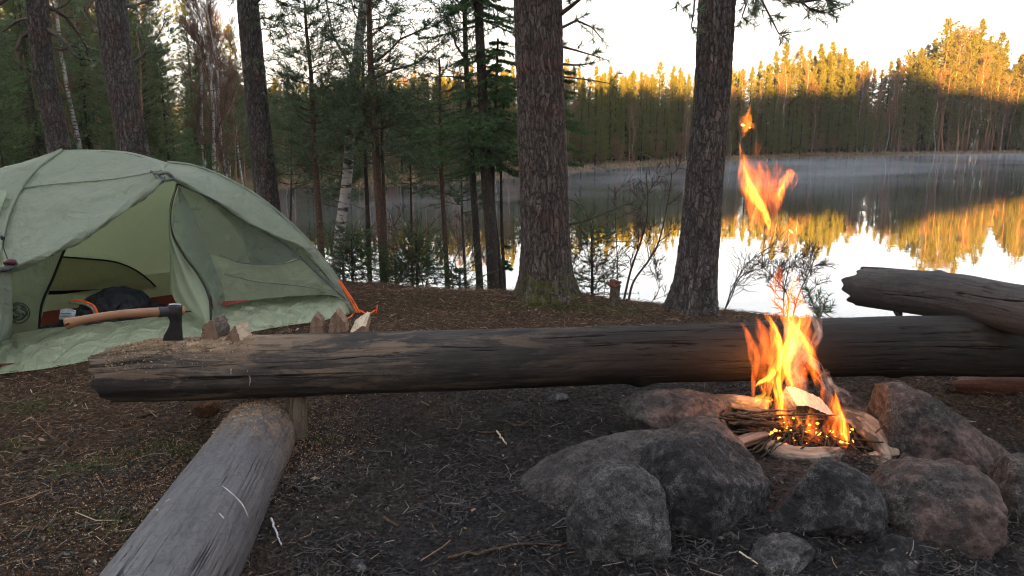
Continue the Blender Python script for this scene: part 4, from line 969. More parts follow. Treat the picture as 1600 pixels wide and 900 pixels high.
upper, UQ, Ur, UG = make_log('fallen_log', axp([(1345, 447, 4.0), (1420, 455, 3.75), (1500, 466, 3.45), (1560, 478, 3.25), (1640, 494, 3.0), (1740, 512, 2.75), (2060, 580, 2.3)]),
    [.104, .108, .110, .106, .105, .103, .10], M_dark, 'cracked dark log propped over the far end of the bench log', M_end, 14, 120, .07, ((1.05, 2.2, .16, .06), (.8, 5.2, .12, .04), (.45, 4.5, .1, .03)), .010, jag=.05)
b_ = axp([(1402, 484, 3.78), (1405, 492, 3.76), (1407, 500, 3.74)]); c = np.array(upper.location)
V, Fs, P0 = tube(np.array(b_)-c, [.02, .014, .004], 8); mesh('branch_stub', V, Fs, M_dark, upper, True, {'P0': P0})
# rotten piece under the raised log
q = gpos(1560, 612); rot, RQ, Rr_, RG = make_log('rotten_log', [q+[-.22, .02, .03], q+[.0, 0, .035], q+[.35, -.05, .03], q+[.6, -.08, .03]], [.035, .055, .06, .05], M_redwood, 'flat rotten brown log on the soil beneath the raised log', M_end, 21, 60, .2)
q = gpos(455, 640); 
M_rot = m_wood('pale_rotten_wood', [(.08, .06, .045), (.14, .11, .08), (.2, .16, .12), (.26, .21, .16)], 1, .01, 2)
post, a1, a2, a3 = make_log('wood_chunk', [[-.915, 2.93, -.05], [-.905, 2.93, .08], [-.90, 2.95, .20]], [.05, .042, .034], M_rot, 'pale rotten wood chunk wedged between the crossing logs', M_end, 33, 50, .2, step=.006, jag=.03)
post['category'] = 'wood'
# ---------------------------------------------------------------- the tent
FR = atz(560, 491, 0.0); D_ = nrm(np.array([1.61, 1.45, 0])); N_ = np.array([-D_[1], D_[0], 0])
def tp(s, t, z): return FR - s*D_ + t*N_ + np.array([0, 0, z])
G_FLY = (.32, .37, .285); G_IN = (.33, .40, .26)
def m_fly(name, col, trans, stretch=(1.2, .8, 1.2), k=1.0, rough=.42):
    t = NT(name); p = t.pos
    a = t.noise(t.map(p, stretch), 4.5, 3, .5, 1.2); b = t.math('ABSOLUTE', t.math('SUBTRACT', t.noise(t.map(p, (stretch[2], stretch[0], stretch[1])), 10, 2, .5, 1.0), .5)); c = t.noise(p, 60, 3, .6)
    cc = t.mix(t.rng(t.noise(p, 2.6, 4), .3, .7), tuple(x*.96 for x in col), tuple(x*1.03 for x in col))
    h = t.math('ADD', a, t.math('MULTIPLY', b, -.5)); nb = t.bump(h, .8*k, .05)
    ds = t.bsdf(cc, rough, nb, .45); tr = t.n('BsdfTranslucent', {'Color': cc, 'Normal': nb}).outputs[0]
    t.surf(t.n('MixShader', {0: trans, 1: ds, 2: tr}).outputs[0]); return t.m
M_fly = m_fly('fly_fabric', G_FLY, .5); M_hem = m_fly('fly_hem_fabric', (.35, .40, .28), .2, (1.6, .5, 1.2), 1.2, .35)
M_inner = m_fly('inner_fabric', (.66, .68, .50), .6, k=.5, rough=.7); M_innerlow = m_fly('inner_mesh_fabric', (.46, .47, .30), .5, k=.5, rough=.8)
M_mesh = m_cloth('mesh_fabric', (.24, .30, .25), .35, .55, .8, .6)
M_meshlow = m_cloth('thin_inner_fabric', (.40, .47, .34), .45, .85, .7, .8)
M_black = m_plain('black_zipper', (.012, .012, .013), .6); M_red = m_plain('red_floor_cloth', (.25, .03, .025), .7, .3, .25, 50)
M_orange = m_plain('orange_webbing', (.85, .13, .02), .6); M_navy = m_fly('navy_quilted_nylon', (.010, .012, .022), 0, k=1.3, rough=.6)
M_white = m_plain('white_label', (.55, .58, .66), .6); M_greyc = m_plain('grey_fabric', (.10, .11, .11), .8); M_logo = m_plain('grey_print', (.09, .12, .10), .8)
tent = empty('tent', tuple(tp(1.1, .8, 0))); T0 = np.array(tent.location)
def put(name, VFU, mat, parent=tent, smooth=True):
    V, F_, U = VFU; return mesh(name, V-(T0 if parent is not None else 0), F_, mat, parent, smooth, {'P0': U})
def cord(name, P, r, mat, parent=tent, n=60, seg=8):
    P = catmull(P, n); V, Fs, P0 = tube(P, r, seg); return mesh(name, V-(T0 if parent is not None else 0), Fs, mat, parent, True, {'P0': P0})
L_ = lambda *l: [at(u, v, y) for u, v, y in l]
# curves
ridge = L_((97, 234, 4.75), (150, 234, 4.86), (205, 238, 4.98), (262, 254, 5.02))
R2 = L_((262, 254, 5.02), (300, 259, 5.12), (345, 275, 5.2), (400, 305, 5.25), (450, 345, 5.26), (490, 386, 5.25), (527, 435, 5.23), (558, 489, 5.21))
R1 = L_((256, 266, 4.62), (300, 292, 4.68), (345, 316, 4.78), (400, 352, 4.9), (440, 370, 4.98), (473, 386, 5.04), (516, 436, 5.13), (553, 489, 5.18))
# front canopy between ridge, pole on the far side and the rolled door edge
rowA = L_((95, 236, 4.75), (150, 236, 4.84), (205, 241, 4.92), (250, 256, 4.78))
rowB = L_((62, 262, 4.55), (125, 258, 4.66), (195, 259, 4.76), (252, 261, 4.68))
rowC = L_((34, 293, 4.38), (100, 286, 4.46), (180, 279, 4.56), (254, 266, 4.63))
rowD = L_((14, 335, 4.18), (85, 322, 4.27), (165, 302, 4.42), (255, 270, 4.61))
rowE = L_((4, 380, 4.02), (62, 366, 4.10), (150, 330, 4.30), (256, 273, 4.60))
rowF = L_((2, 422, 3.88), (45, 408, 3.93), (100, 383, 4.03), (150, 354, 4.16), (205, 316, 4.34), (257, 276, 4.59))
put('fly_canopy', loft([rowA, rowB, rowC], 90, 50, .006, 5, 1), M_fly)
put('door_flap', loft([rowC, rowD, rowE, rowF], 110, 60, .008, 5, 3, (1, 1, 1.4)), M_fly)
P = catmull(rowF, 120); V, Fs, P0 = tube(P+np.array([0, -.008, -.008]), .013+.008*np.abs(np.sin(np.linspace(0, 9, 120))), 12, rfun=lambda z, th, rr: 1+.3*np.sin(3*th+z*26)+.15*np.sin(7*th-z*40))
put('rolled_flap_edge', (V, Fs, P0), M_fly)
cord('seam', np.array(rowC)+[0, -.008, 0], .0035, M_fly); 
# canopy on the slope beyond the front pole
R1b = np.array(catmull(R1, 60)); R2b = np.array(catmull(R2, 60)); mid = (R1b+R2b)/2+np.array([.03, -.05, .035])*np.sin(np.linspace(0, np.pi, 60))[:, None]
put('fly_side', loft([R2b, mid, R1b], 120, 26, .006, 7, 6), M_fly)
V, Fs, P0 = tube(R1b+np.array([0, -.008, -.004]), .010+.005*np.sin(np.linspace(0, 20, 60)), 10, rfun=lambda z, th, rr: 1+.35*np.sin(3*th+z*22)); put('rolled_edge', (V, Fs, P0), M_fly)
# pole lines under the cloth, standing proud
cord('pole_sleeve', R2b+np.array([0, -.004, .004]), .009, M_fly)
FL = tp(2.35, 0, 0)
poleL = np.vstack([L_((97, 235, 4.75), (60, 262, 4.55), (34, 293, 4.37), (14, 335, 4.17), (3, 380, 4.01), (-8, 425, 3.88), (-25, 500, 3.76)), [FL]])
cord('pole_sleeve', poleL+np.array([0, -.006, 0]), .010, M_fly)
# end of the fly beyond that pole, its back slopes and the far end: closed all round
BL = tp(2.35, 1.6, 0); BR = tp(0, 1.6, 0); ridL = ridge[0]; ridR = ridge[-1]
bpL = [ridL, tp(1.95, 1.15, .98), tp(2.2, 1.4, .62), BL]; bpR = [ridR, tp(.62, 1.2, .95), tp(.25, 1.45, .6), BR]
endmid = [ridL, tp(2.12, .8, .98), tp(2.42, .8, .6), tp(2.62, .8, .05)]
put('fly_end', loft([poleL, endmid, bpL], 60, 50, .008, 5, 9), M_fly)
M_flyb = m_fly('brightened_fly_fabric', (.42, .50, .38), .7)  # paler, more translucent copy of the fly cloth, made to brighten the inside
put('fly_back', loft([[ridL, (np.array(ridL)+ridR)/2+[0, .03, .0], ridR], [bpL[1], tp(1.3, 1.18, 1.02), bpR[1]], [bpL[2], tp(1.2, 1.5, .6), bpR[2]], [BL, tp(1.2, 1.7, 0), BR]], 60, 60, .008, 5, 11), M_flyb)
m3 = [ridR, tp(.42, .85, .88), tp(.1, .85, .5), tp(-.16, .8, .02)]
put('fly_end', loft([bpR, m3, R2[0:1]+[R2[3]]+[R2[5]]+[R2[-1]]], 60, 50, .006, 5, 13), M_fly)
cord('pole_sleeve', bpR, .009, M_fly); cord('pole_sleeve', bpL, .009, M_fly)
put('fly_top', loft([ridge, [rowA[0], rowA[1], rowA[2], rowA[3]], ], 40, 4), M_fly)
put('brow', loft([L_((262, 254, 5.02), (258, 258, 4.8), (256, 266, 4.62)), L_((250, 256, 4.78), (252, 261, 4.68), (255, 268, 4.61))], 16, 8, .003), M_fly)
# knot of the door hook
V, Fs, P0 = tube(catmull(L_((236, 268, 4.57), (248, 272, 4.55), (262, 270, 4.56), (270, 279, 4.57), (256, 281, 4.55), (248, 273, 4.56)), 40), .009, 8); put('door_toggle', (V, Fs, P0), M_greyc)
for pp in (L_((238, 270, 4.55), (246, 279, 4.55), (253, 284, 4.55), (258, 276, 4.55)), L_((466, 388, 5.0), (458, 394, 4.99), (462, 403, 4.99), (470, 399, 4.99))):
    cord('loop', pp, .004, M_greyc)
# sill and hem: the fabric sloping from the sill to the ground
def gsurf(u, v, z): return atz(u, v, z)
sill = [gsurf(u, v, .115) for u, v in ((-70, 543), (0, 530), (61, 515), (150, 507), (290, 489), (388, 470), (470, 462), (541, 466))]
sill[-1] = at(541, 467, 5.14)
hem = []
for u, v in ((-90, 602), (0, 588), (80, 578), (160, 563), (260, 545), (345, 530), (440, 513), (500, 504), (556, 491)):
    q = gpos(u, v); q[2] += .012; hem.append(q)
mid1 = catmull(sill, 9)*.55+catmull(hem, 9)*.45+np.array([.0, -.02, .02]); mid2 = catmull(sill, 9)*.2+catmull(hem, 9)*.8+np.array([0, -.02, .0])
V, F_, U = loft([sill, mid1, mid2, hem], 360, 60)
s_ = (V@D_); w_ = U[:, 1]; rw = (.012*np.sin(s_*38+6*pn(V*3))*np.clip(1-w_*1.1, 0, 1)+.014*fbm(V*[4, 4, 9], 3)+.010*(1-2*np.abs(pn(V*[9, 9, 4]+4))))*np.minimum(1, (1-w_)*4+.1)
V = V+np.array([.3, -.7, .6])*rw[:, None]; put('hem_skirt', (V, F_, U), M_hem)
cord('sill_seam', [p+[0, -.006, .0] for p in sill[1:]], .0035, M_hem)
# inner tent: back wall, red floor
bwl = [[tp(s, 1.45, .02) for s in (2.25, 1.5, .8, .15)], [tp(s, 1.42, .22) for s in (2.25, 1.5, .8, .15)]]
bwh = [[tp(s, 1.42, .22) for s in (2.25, 1.5, .8, .15)], [tp(s, 1.30, .55) for s in (2.2, 1.5, .8, .3)], [tp(s, 1.05, .88) for s in (2.05, 1.5, .9, .5)], [tp(s, .8, 1.08) for s in (1.9, 1.5, 1.0, .85)]]
put('inner_back_wall', loft(bwh, 50, 50, .006, 4, 2), M_inner); put('bathtub_wall', loft(bwl, 40, 8), M_innerlow)
def bwhit(u, v, off=.02):
    d = ray(u, v); o = np.array([0, 0, CH]); A = tp(1, 1.42, .22); B = tp(1, 1.30, .55); n = nrm(np.cross(D_, B-A)); t_ = ((A-o)@n)/(d@n); p = o+d*t_; return p-d*off
arc = [bwhit(u, v) for u, v in ((78, 400), (130, 404), (178, 409), (210, 421), (231, 436), (243, 448))]
cord('door_zipper', arc, .006, M_black)
V, F_, U = loft([[bwhit(u, v, .015) for u, v in ((66, 455), (150, 452), (244, 446))], [bwhit(u, v, .015) for u, v in ((65, 461), (150, 457.5), (244, 450))]], 30, 4); put('zipper_band', (V, F_, U), M_black)
lowp = [[bwhit(u, v, .010) for u, v in ((72, 400), (130, 404), (178, 409), (210, 421), (231, 436), (243, 448))], [bwhit(u, v, .010) for u, v in ((62, 458), (110, 456), (150, 454), (190, 452), (220, 450), (243, 449))]]
put('back_door_mesh', loft(lowp, 30, 12), M_innerlow)
put('red_floor', loft([[tp(s, .12, .035) for s in (2.2, 1.2, .2)], [tp(s, .8, .03) for s in (2.2, 1.2, .1)], [tp(s, 1.45, .03) for s in (2.25, 1.2, .15)]], 40, 30, .006, 9), M_red)
put('inner_end_wall', loft([[tp(.1, .1, .03), tp(.05, .8, .03), tp(.15, 1.45, .03)], [tp(.22, .2, .45), tp(.2, .8, .5), tp(.32, 1.3, .5)], [tp(.75, .5, .95), tp(.7, .8, .95), tp(.8, 1.0, .95)]], 30, 30, .004), M_meshlow)
put('inner_end_wall', loft([[tp(2.25, .1, .03), tp(2.3, .8, .03), tp(2.25, 1.45, .03)], [tp(2.2, .2, .45), tp(2.25, .8, .5), tp(2.15, 1.3, .5)], [tp(1.95, .5, .95), tp(2, .8, .95), tp(1.95, 1.0, .95)]], 30, 30, .004), M_meshlow)
# mesh front on the far side of the opening
apex = at(277, 287, 4.72)
top = [apex]+L_((320, 305, 4.80), (370, 338, 4.90), (420, 366, 4.99), (456, 389, 5.05), (500, 430, 5.10), (541, 467, 5.15))
seam = L_((287, 395, 4.78), (330, 398, 4.83), (372, 409, 4.92), (410, 413, 4.98), (446, 410, 5.03), (476, 402, 5.07)) + [at(541, 466, 5.15)]
low = L_((336, 474, 4.80), (360, 472, 4.86), (388, 469, 4.93), (430, 465, 5.0), (470, 462, 5.06), (513, 461, 5.11), (541, 467, 5.15))
put('mesh_panel', loft([top, seam], 80, 40, .004, 5, 4), M_mesh); put('thin_panel', loft([seam, low], 80, 30, .006, 6, 5), M_meshlow)
cord('panel_seam', np.array(L_((346, 398, 4.86), (372, 409, 4.90), (410, 413, 4.96), (446, 411, 5.0), (476, 402, 5.04)))-[0, .012, 0], .0035, M_greyc)
cord('panel_seam', L_((350, 428, 4.86), (400, 440, 4.93), (460, 446, 5.02), (525, 455, 5.10)), .0025, M_greyc)
cord('inner_edge', np.array(top)-[0, .01, 0], .005, M_greyc)
# half open hanging mesh door with black zipper
le = L_((277, 288, 4.70), (269, 330, 4.66), (266, 375, 4.62), (266, 420, 4.60), (270, 462, 4.56), (290, 487, 4.50), (326, 509, 4.42))
ze = L_((278, 288, 4.70), (268, 325, 4.63), (270, 362, 4.60), (290, 400, 4.57), (312, 430, 4.54), (328, 465, 4.48), (331, 507, 4.42))
mi = catmull(le, 12)*.5+catmull(ze, 12)*.5+np.array([.01, -.05, 0])
V, F_, U = loft([le, mi, ze], 100, 60); V = V+np.array([.3, -1, 0])*(.018*np.sin(U[:, 1]*17+U[:, 0]*4)*np.sin(np.pi*np.clip(U[:, 0]*.9+.1, 0, 1)))[:, None]; put('hanging_mesh_door', (V, F_, U), M_meshlow)
wd = L_((278, 288, 4.72), (300, 330, 4.76), (320, 380, 4.80), (336, 420, 4.82), (350, 455, 4.83), (352, 474, 4.82)); V, F_, U = loft([np.array(ze)+[0, .02, 0], wd], 80, 30, .008, 6); put('gathered_mesh', (V, F_, U), M_mesh)
cord('door_zipper', np.array(ze)-[0, .012, 0], .0065, M_black); cord('door_zipper', L_((284, 488, 4.50), (300, 487, 4.46), (316, 497, 4.43), (330, 508, 4.41)), .005, m_plain('dark_red_zipper', (.05, .015, .015)))
# near mesh panel with the printed ring, and the bundle tied at its corner
lm = [L_((108, 382, 4.10), (50, 395, 4.02), (0, 418, 3.95), (-40, 440, 3.9)), L_((84, 432, 4.16), (45, 440, 4.1), (0, 455, 4.03), (-45, 470, 3.98)), L_((60, 514, 4.26), (35, 519, 4.22), (0, 530, 4.16), (-50, 541, 4.1))]
put('near_mesh_panel', loft(lm, 50, 40, .005, 6), M_meshlow)
cord('door_zipper', L_((103, 384, 4.06), (84, 432, 4.13), (66, 474, 4.19), (61, 513, 4.23)), .007, M_black)
cord('panel_seam', L_((84, 398, 4.06), (50, 408, 4.0), (0, 425, 3.93)), .003, M_greyc)
g_ = np.random.default_rng(77); mb = MB()
def lp(u, v):  # a point on the near mesh panel
    w_ = np.clip((v-400)/118, 0, 1); return at(u, v, 4.0+.18*w_+.0011*(u-20)-.03)
for q in range(5):
    rr_ = 16-q*1.6; a = np.linspace(0, 2*np.pi, 40) if q in (0,) else np.linspace(q*1.7, q*1.7+3.2, 24)
    P = [lp(28+rr_*1.15*math.cos(x), 489+rr_*math.sin(x)) for x in a]; V, Fs, P0 = tube(P, .004, 5); mb.add(V-T0, *Fs)
for q in range(9):
    c = lp(28+g_.uniform(-11, 11), 489+g_.uniform(-10, 10)); P = [c, c+[g_.uniform(.01, .03), 0, g_.uniform(-.02, .02)]]; V, Fs, P0 = tube(P, .007, 5); mb.add(V-T0, *Fs)
mb.build('printed_ring', M_logo, tent, True)
mb = MB(); cc_ = (500, 432)
for a0, a1, r_ in ((0, 6.28, 10), (.5, 2.4, 6), (3.4, 5.4, 6)):
    P = [at(cc_[0]+r_*.75*math.cos(x), cc_[1]+r_*math.sin(x), 5.20) for x in np.linspace(a0, a1, 26)]; V, Fs, P0 = tube(P, .004, 5); mb.add(V-T0, *Fs)
for du, dv in ((-2, -3), (2, 0), (-1, 3)):
    P = [at(cc_[0]+du-2, cc_[1]+dv, 5.2), at(cc_[0]+du+2, cc_[1]+dv+1, 5.2)]; V, Fs, P0 = tube(P, .009, 6); mb.add(V-T0, *Fs)
mb.build('printed_ring', M_black, tent, True)
bun = L_((14, 420, 3.88), (6, 440, 3.87), (2, 480, 3.86), (-4, 530, 3.84)); V, Fs, P0 = tube(catmull(bun, 50), np.linspace(.02, .05, 50), 16, rfun=lambda z, th, rr: 1+.35*np.sin(3*th+z*9)+.15*np.sin(7*th+1)); put('tied_bundle', (V, Fs, P0), M_fly)
V, Fs, P0 = tube(catmull(L_((-6, 424, 3.84), (8, 420, 3.83), (18, 416, 3.84), (26, 410, 3.86)), 20), .014, 8, rfun=lambda z, th, rr: 1+.3*np.sin(2*th+z*60)); put('tie_loop', (V, Fs, P0), M_greyc)
V, Fs, P0 = tube(catmull(L_((8, 412, 3.84), (16, 409, 3.83), (26, 411, 3.84)), 12), [.006]+[.016]*10+[.006], 8); put('cord_lock', (V, Fs, P0), m_plain('dark_red_plastic', (.06, .015, .02), .4))
cord('tie_cord', L_((6, 372, 3.95), (5, 385, 3.93), (12, 405, 3.87)), .003, M_black)
V, Fs, P0 = tube(L_((2, 370, 3.97), (5, 373, 3.96)), .010, 8); put('tie_loop', (V, Fs, P0), M_black)
# orange webbing at the corner and its peg loop
wb = [L_((528, 438, 5.19), (545, 465, 5.18), (558, 489, 5.16)), L_((532, 440, 5.20), (552, 470, 5.18), (562, 489, 5.17))]
for w_ in wb: cord('corner_strap', w_, .006, M_orange)
g0 = gpos(562, 491); gp_ = gpos(586, 489)
cord('peg_loop', [g0+[0, 0, .03], gpos(575, 494)+[0, 0, .015], gp_+[0, 0, .02]], .006, M_orange); cord('peg_loop', [g0+[-.03, 0, .02], gpos(548, 498)+[0, 0, .015], gpos(540, 501)+[0, 0, .01]], .005, M_orange)
cord('tent_peg', [gp_+[-.0, 0, -.05], gp_+[.02, 0, .06]], .005, M_orange)
put('red_floor_edge', loft([L_((334, 472, 4.76), (360, 470, 4.82), (386, 468.5, 4.88)), L_((333, 480, 4.74), (350, 477, 4.79), (388, 470, 4.88))], 20, 4), M_red)
tag(tent, 'sage green dome tent with its door tied open on a red floor', 'tent')

# ---------------------------------------------------------------- bedding inside
def lump(c, s, seed, amp=.16, sub=5, ridges=0, rot=0.0, flat=.35):
    V, F_ = ico(sub); n = 1+amp*fbm(V*1.7+seed, 3)[:, None]+.05*(1-2*np.abs(pn(V*4.2+seed)))[:, None]
    V = V*n*np.asarray(s); V[:, 2] = np.where(V[:, 2] < -s[2]*flat, -s[2]*flat+(V[:, 2]+s[2]*flat)*.1, V[:, 2])
    if ridges: V = V*(1-.035*np.abs(np.cos(V[:, :1]*ridges)))
    ca, sa = math.cos(rot), math.sin(rot); V = np.stack([V[:, 0]*ca-V[:, 1]*sa, V[:, 0]*sa+V[:, 1]*ca, V[:, 2]], -1); return V+np.asarray(c), F_
def wl(u, v, Y): return at(u, v, Y)
bag = empty('sleeping_bag', tuple(at(180, 500, 4.75)*[1, 1, 0]+[0, 0, .04])); B0 = np.array(bag.location)
ang = math.atan2(D_[1], D_[0])
mb = MB()
c1 = at(182, 472, 4.75); V, F_ = lump([c1[0], c1[1], .13], (.21, .16, .155), 1, .14, 5, 30, ang); mb.add(V-B0, F_)
c2 = at(222, 480, 4.85); V, F_ = lump([c2[0], c2[1], .09], (.15, .12, .085), 2, .12, 4, 30, ang); mb.add(V-B0, F_)
c3 = at(150, 475, 4.7); V, F_ = lump([c3[0], c3[1], .12], (.12, .13, .12), 3, .14, 4, 30, ang); mb.add(V-B0, F_)
mb.build('quilted_shell', M_navy, bag, True)
tag(bag, 'dark navy quilted sleeping bag heaped on the red tent floor', 'sleeping bag')
jk = empty('jacket', tuple(at(125, 510, 4.5)*[1, 1, 0]+[0, 0, .04])); J0 = np.array(jk.location)
mb = MB(); c1 = at(126, 490, 4.5); V, F_ = lump([c1[0], c1[1], .10], (.13, .12, .085), 6, .12, 5, 0, ang); mb.add(V-J0, F_)
c2 = at(86, 502, 4.45); V, F_ = lump([c2[0], c2[1], .07], (.12, .10, .05), 7, .14, 4, 0, ang); mb.add(V-J0, F_); mb.build('body', M_navy, jk, True)
P = catmull(L_((112, 470, 4.42), (130, 471, 4.39), (145, 477, 4.37), (151, 487, 4.36), (152, 497, 4.36)), 40); V, Fs, P0 = tube(P, .007, 8, ell=1); mesh('orange_piping', V-J0, Fs, M_orange, jk, True)
V, Fs, P0 = tube(P+[-.012, .004, -.012], .010, 8); mesh('grey_band', V-J0, Fs, m_plain('pale_grey_band', (.28, .27, .27)), jk, True)
V, F_, U = loft([L_((94, 484, 4.38), (106, 482, 4.37), (119, 485, 4.36)), L_((93, 491, 4.355), (106, 491, 4.345), (118, 492, 4.34)), L_((92, 499, 4.35), (105, 499, 4.34), (116, 498, 4.34))], 14, 10, .002, 20); mesh('white_label', V-J0, F_, M_white, jk, True)
mb = MB()
for k, (a, b) in enumerate((((95, 490), (111, 490)), ((95, 494), (108, 494)), ((112, 485), (116, 487)))):
    V, Fs, P0 = tube([at(*a, 4.335), at(*b, 4.325)], .0022, 5); mb.add(V-J0, *Fs)
mb.build('label_stripe', M_greyc, jk)
tag(jk, 'dark jacket with orange piping and a white label at the tent sill', 'jacket')
sk = empty('stuff_sack', tuple(at(418, 470, 5.3)*[1, 1, 0]+[0, 0, .04])); V, F_ = lump(np.array([0, 0, .09]), (.15, .10, .10), 9, .1, 4, 0, ang); mesh('sack', V, F_, m_plain('dark_grey_sack', (.03, .032, .045)), sk, True); 
V, Fs, P0 = tube([[-.16, 0, .08], [-.19, .01, .10]], [.02, .03], 8); mesh('drawn_neck', V, Fs, M_greyc, sk, True)
tag(sk, 'dark round sack lying behind the mesh wall of the tent', 'bag')

# ---------------------------------------------------------------- axe in the log
axe = empty('axe', tuple(at(272, 520, 2.87))); A0 = np.array(axe.location)
def m_hickory():
    t = NT('hickory_handle'); p = t.attr('P0').outputs['Vector']; n = t.noise(t.map(p, (1, 1, .08)), 160, 4, .6); b = t.noise(p, 12, 3)
    c = t.mix(n, (.20, .10, .052), (.32, .17, .09)); c = t.mix(t.rng(b, .35, .7, 0, .4), c, (.15, .075, .04)); t.surf(t.bsdf(c, .45, t.bump(n, .2, .001), .4)); return t.m
P = catmull(L_((101, 507, 2.70), (112, 504, 2.705), (135, 499, 2.72), (165, 494, 2.75), (195, 490.5, 2.78), (225, 488.5, 2.82), (250, 487.5, 2.85), (285, 486, 2.90)), 120)
rz = np.interp(np.linspace(0, 1, 120), [0, .02, .05, .12, .25, .5, .75, .9, 1], [.014, .021, .0235, .0205, .0165, .0165, .0185, .0185, .0165])
V, Fs, P0 = tube(P, rz, 24, ell=1.0); T, Nn, Bb = frames(P)
cent = np.vstack([np.repeat(P, 24, 0), P[0], P[-1]]); dv = V-cent; yv = nrm(np.array([.25, 1, 0])); V = V-yv*(dv@yv)[:, None]*.38   # oval section, taller than wide
mesh('handle', V-A0, Fs, m_hickory(), axe, True, {'P0': P0})
P = catmull(L_((247, 487.6, 2.845), (264, 486.9, 2.868)), 12); V, Fs, P0 = tube(P, .0205, 20); cent = np.vstack([np.repeat(P, 20, 0), P[0], P[-1]]); dv = V-cent; V = V-yv*(dv@yv)[:, None]*.36; mesh('black_collar', V-A0, Fs, m_plain('black_collar', (.03, .03, .035), .4), axe, True)
h0 = at(103, 507.5, 2.672); V, Fs, P0 = tube([h0+[0, -.003, 0], h0+[0, .04, 0]], .0035, 10); mesh('lanyard_hole_shade', V-A0, Fs, m_plain('painted_hole_shade', (.01, .007, .005)), axe, True)  # solid dark plug, coloured as the shade inside the lanyard hole
# forged head: side profile in pixels with half thickness at each row
prof = [(476, 264, 282.5, .013), (480, 262.5, 284, .015), (488, 262, 284, .016), (494, 263, 283.5, .014), (500, 265.5, 283.5, .011), (508, 264.5, 284, .008), (516, 260.5, 285, .0055), (524, 256, 285.5, .003), (532, 254, 286, .001)]
rows_ = []
for v, u0, u1, th_ in prof:
    uc = (u0+u1)/2; ring = []
    for a in np.linspace(0, 2*np.pi, 20, endpoint=False):
        ca, sa = math.cos(a), math.sin(a); q = at(uc+(u1-u0)/2*np.sign(ca)*abs(ca)**.45, v, 2.87+(uc-272)*.001)
        ring.append(q+np.array([0, 1, 0])*th_*np.sign(sa)*abs(sa)**.6)
    rows_.append(ring)
G = np.array([catmull(np.array([r_[k] for r_ in rows_]), 50) for k in range(20)]).transpose(1, 0, 2); V = G.reshape(-1, 3); i = np.arange(49)[:, None]*20; j = np.arange(20)[None]; k2 = (j+1) % 20
F_ = [np.stack([i+j, i+k2, i+20+k2, i+20+j], -1).reshape(-1, 4), np.array([[j_ for j_ in range(20)]])]
t = NT('forged_steel'); n = t.noise(t.obj, 60, 5, .7); t.surf(t.bsdf(t.mix(n, (.018, .018, .02), (.06, .06, .065)), .42, t.bump(n, .4, .001), .5, Metallic=.6))
mesh('axe_head', V-A0, F_, t.m, axe, True)
V, Fs, P0 = tube(L_((264, 476.5, 2.862), (273, 475.6, 2.868), (282.5, 476.5, 2.87)), .0045, 8); mesh('bright_poll_edge', V-A0, Fs, m_plain('bright_steel', (.35, .36, .38), .35, metal=.8), axe, True)
P = L_((284, 484.5, 2.885), (289, 484.2, 2.89)); V, Fs, P0 = tube(P, [.017, .015], 16); mesh('handle_tip', V-A0, Fs, m_plain('pale_end_wood', (.34, .19, .11)), axe, True)
tag(axe, 'wooden handled axe stuck in the near end of the bench log', 'axe')

# ---------------------------------------------------------------- split firewood on the log
def m_split(name, a, b, char=0.0):
    t = NT(name); p = t.attr('P0').outputs['Vector']; n = t.noise(t.map(p, (1, 1, .1)), 90, 5, .65); m_ = t.noise(p, 25, 4)
    c = t.mix(t.rng(n, .3, .7), a, b); c = t.mix(t.rng(m_, .5, .75, 0, .35), c, tuple(x*.5 for x in a))
    if char: c = t.mix(t.math('MULTIPLY', t.rng(t.noise(t.map(p, (1, 1, .5)), 11, 4, .65), .44, .56), char), c, (.02, .017, .015))
    t.surf(t.bsdf(c, .8, t.bump(n, .8, .003), .25)); return t.m
M_split = m_split('split_wood_end', (.15, .095, .065), (.25, .17, .12)); M_pale = m_split('split_wood_face', (.42, .35, .26), (.58, .50, .38)); M_sbark = m_bark('thin_wood_bark', (.20, .16, .14), (.28, .23, .2), (.06, .05, .04), 70, .4, .002)
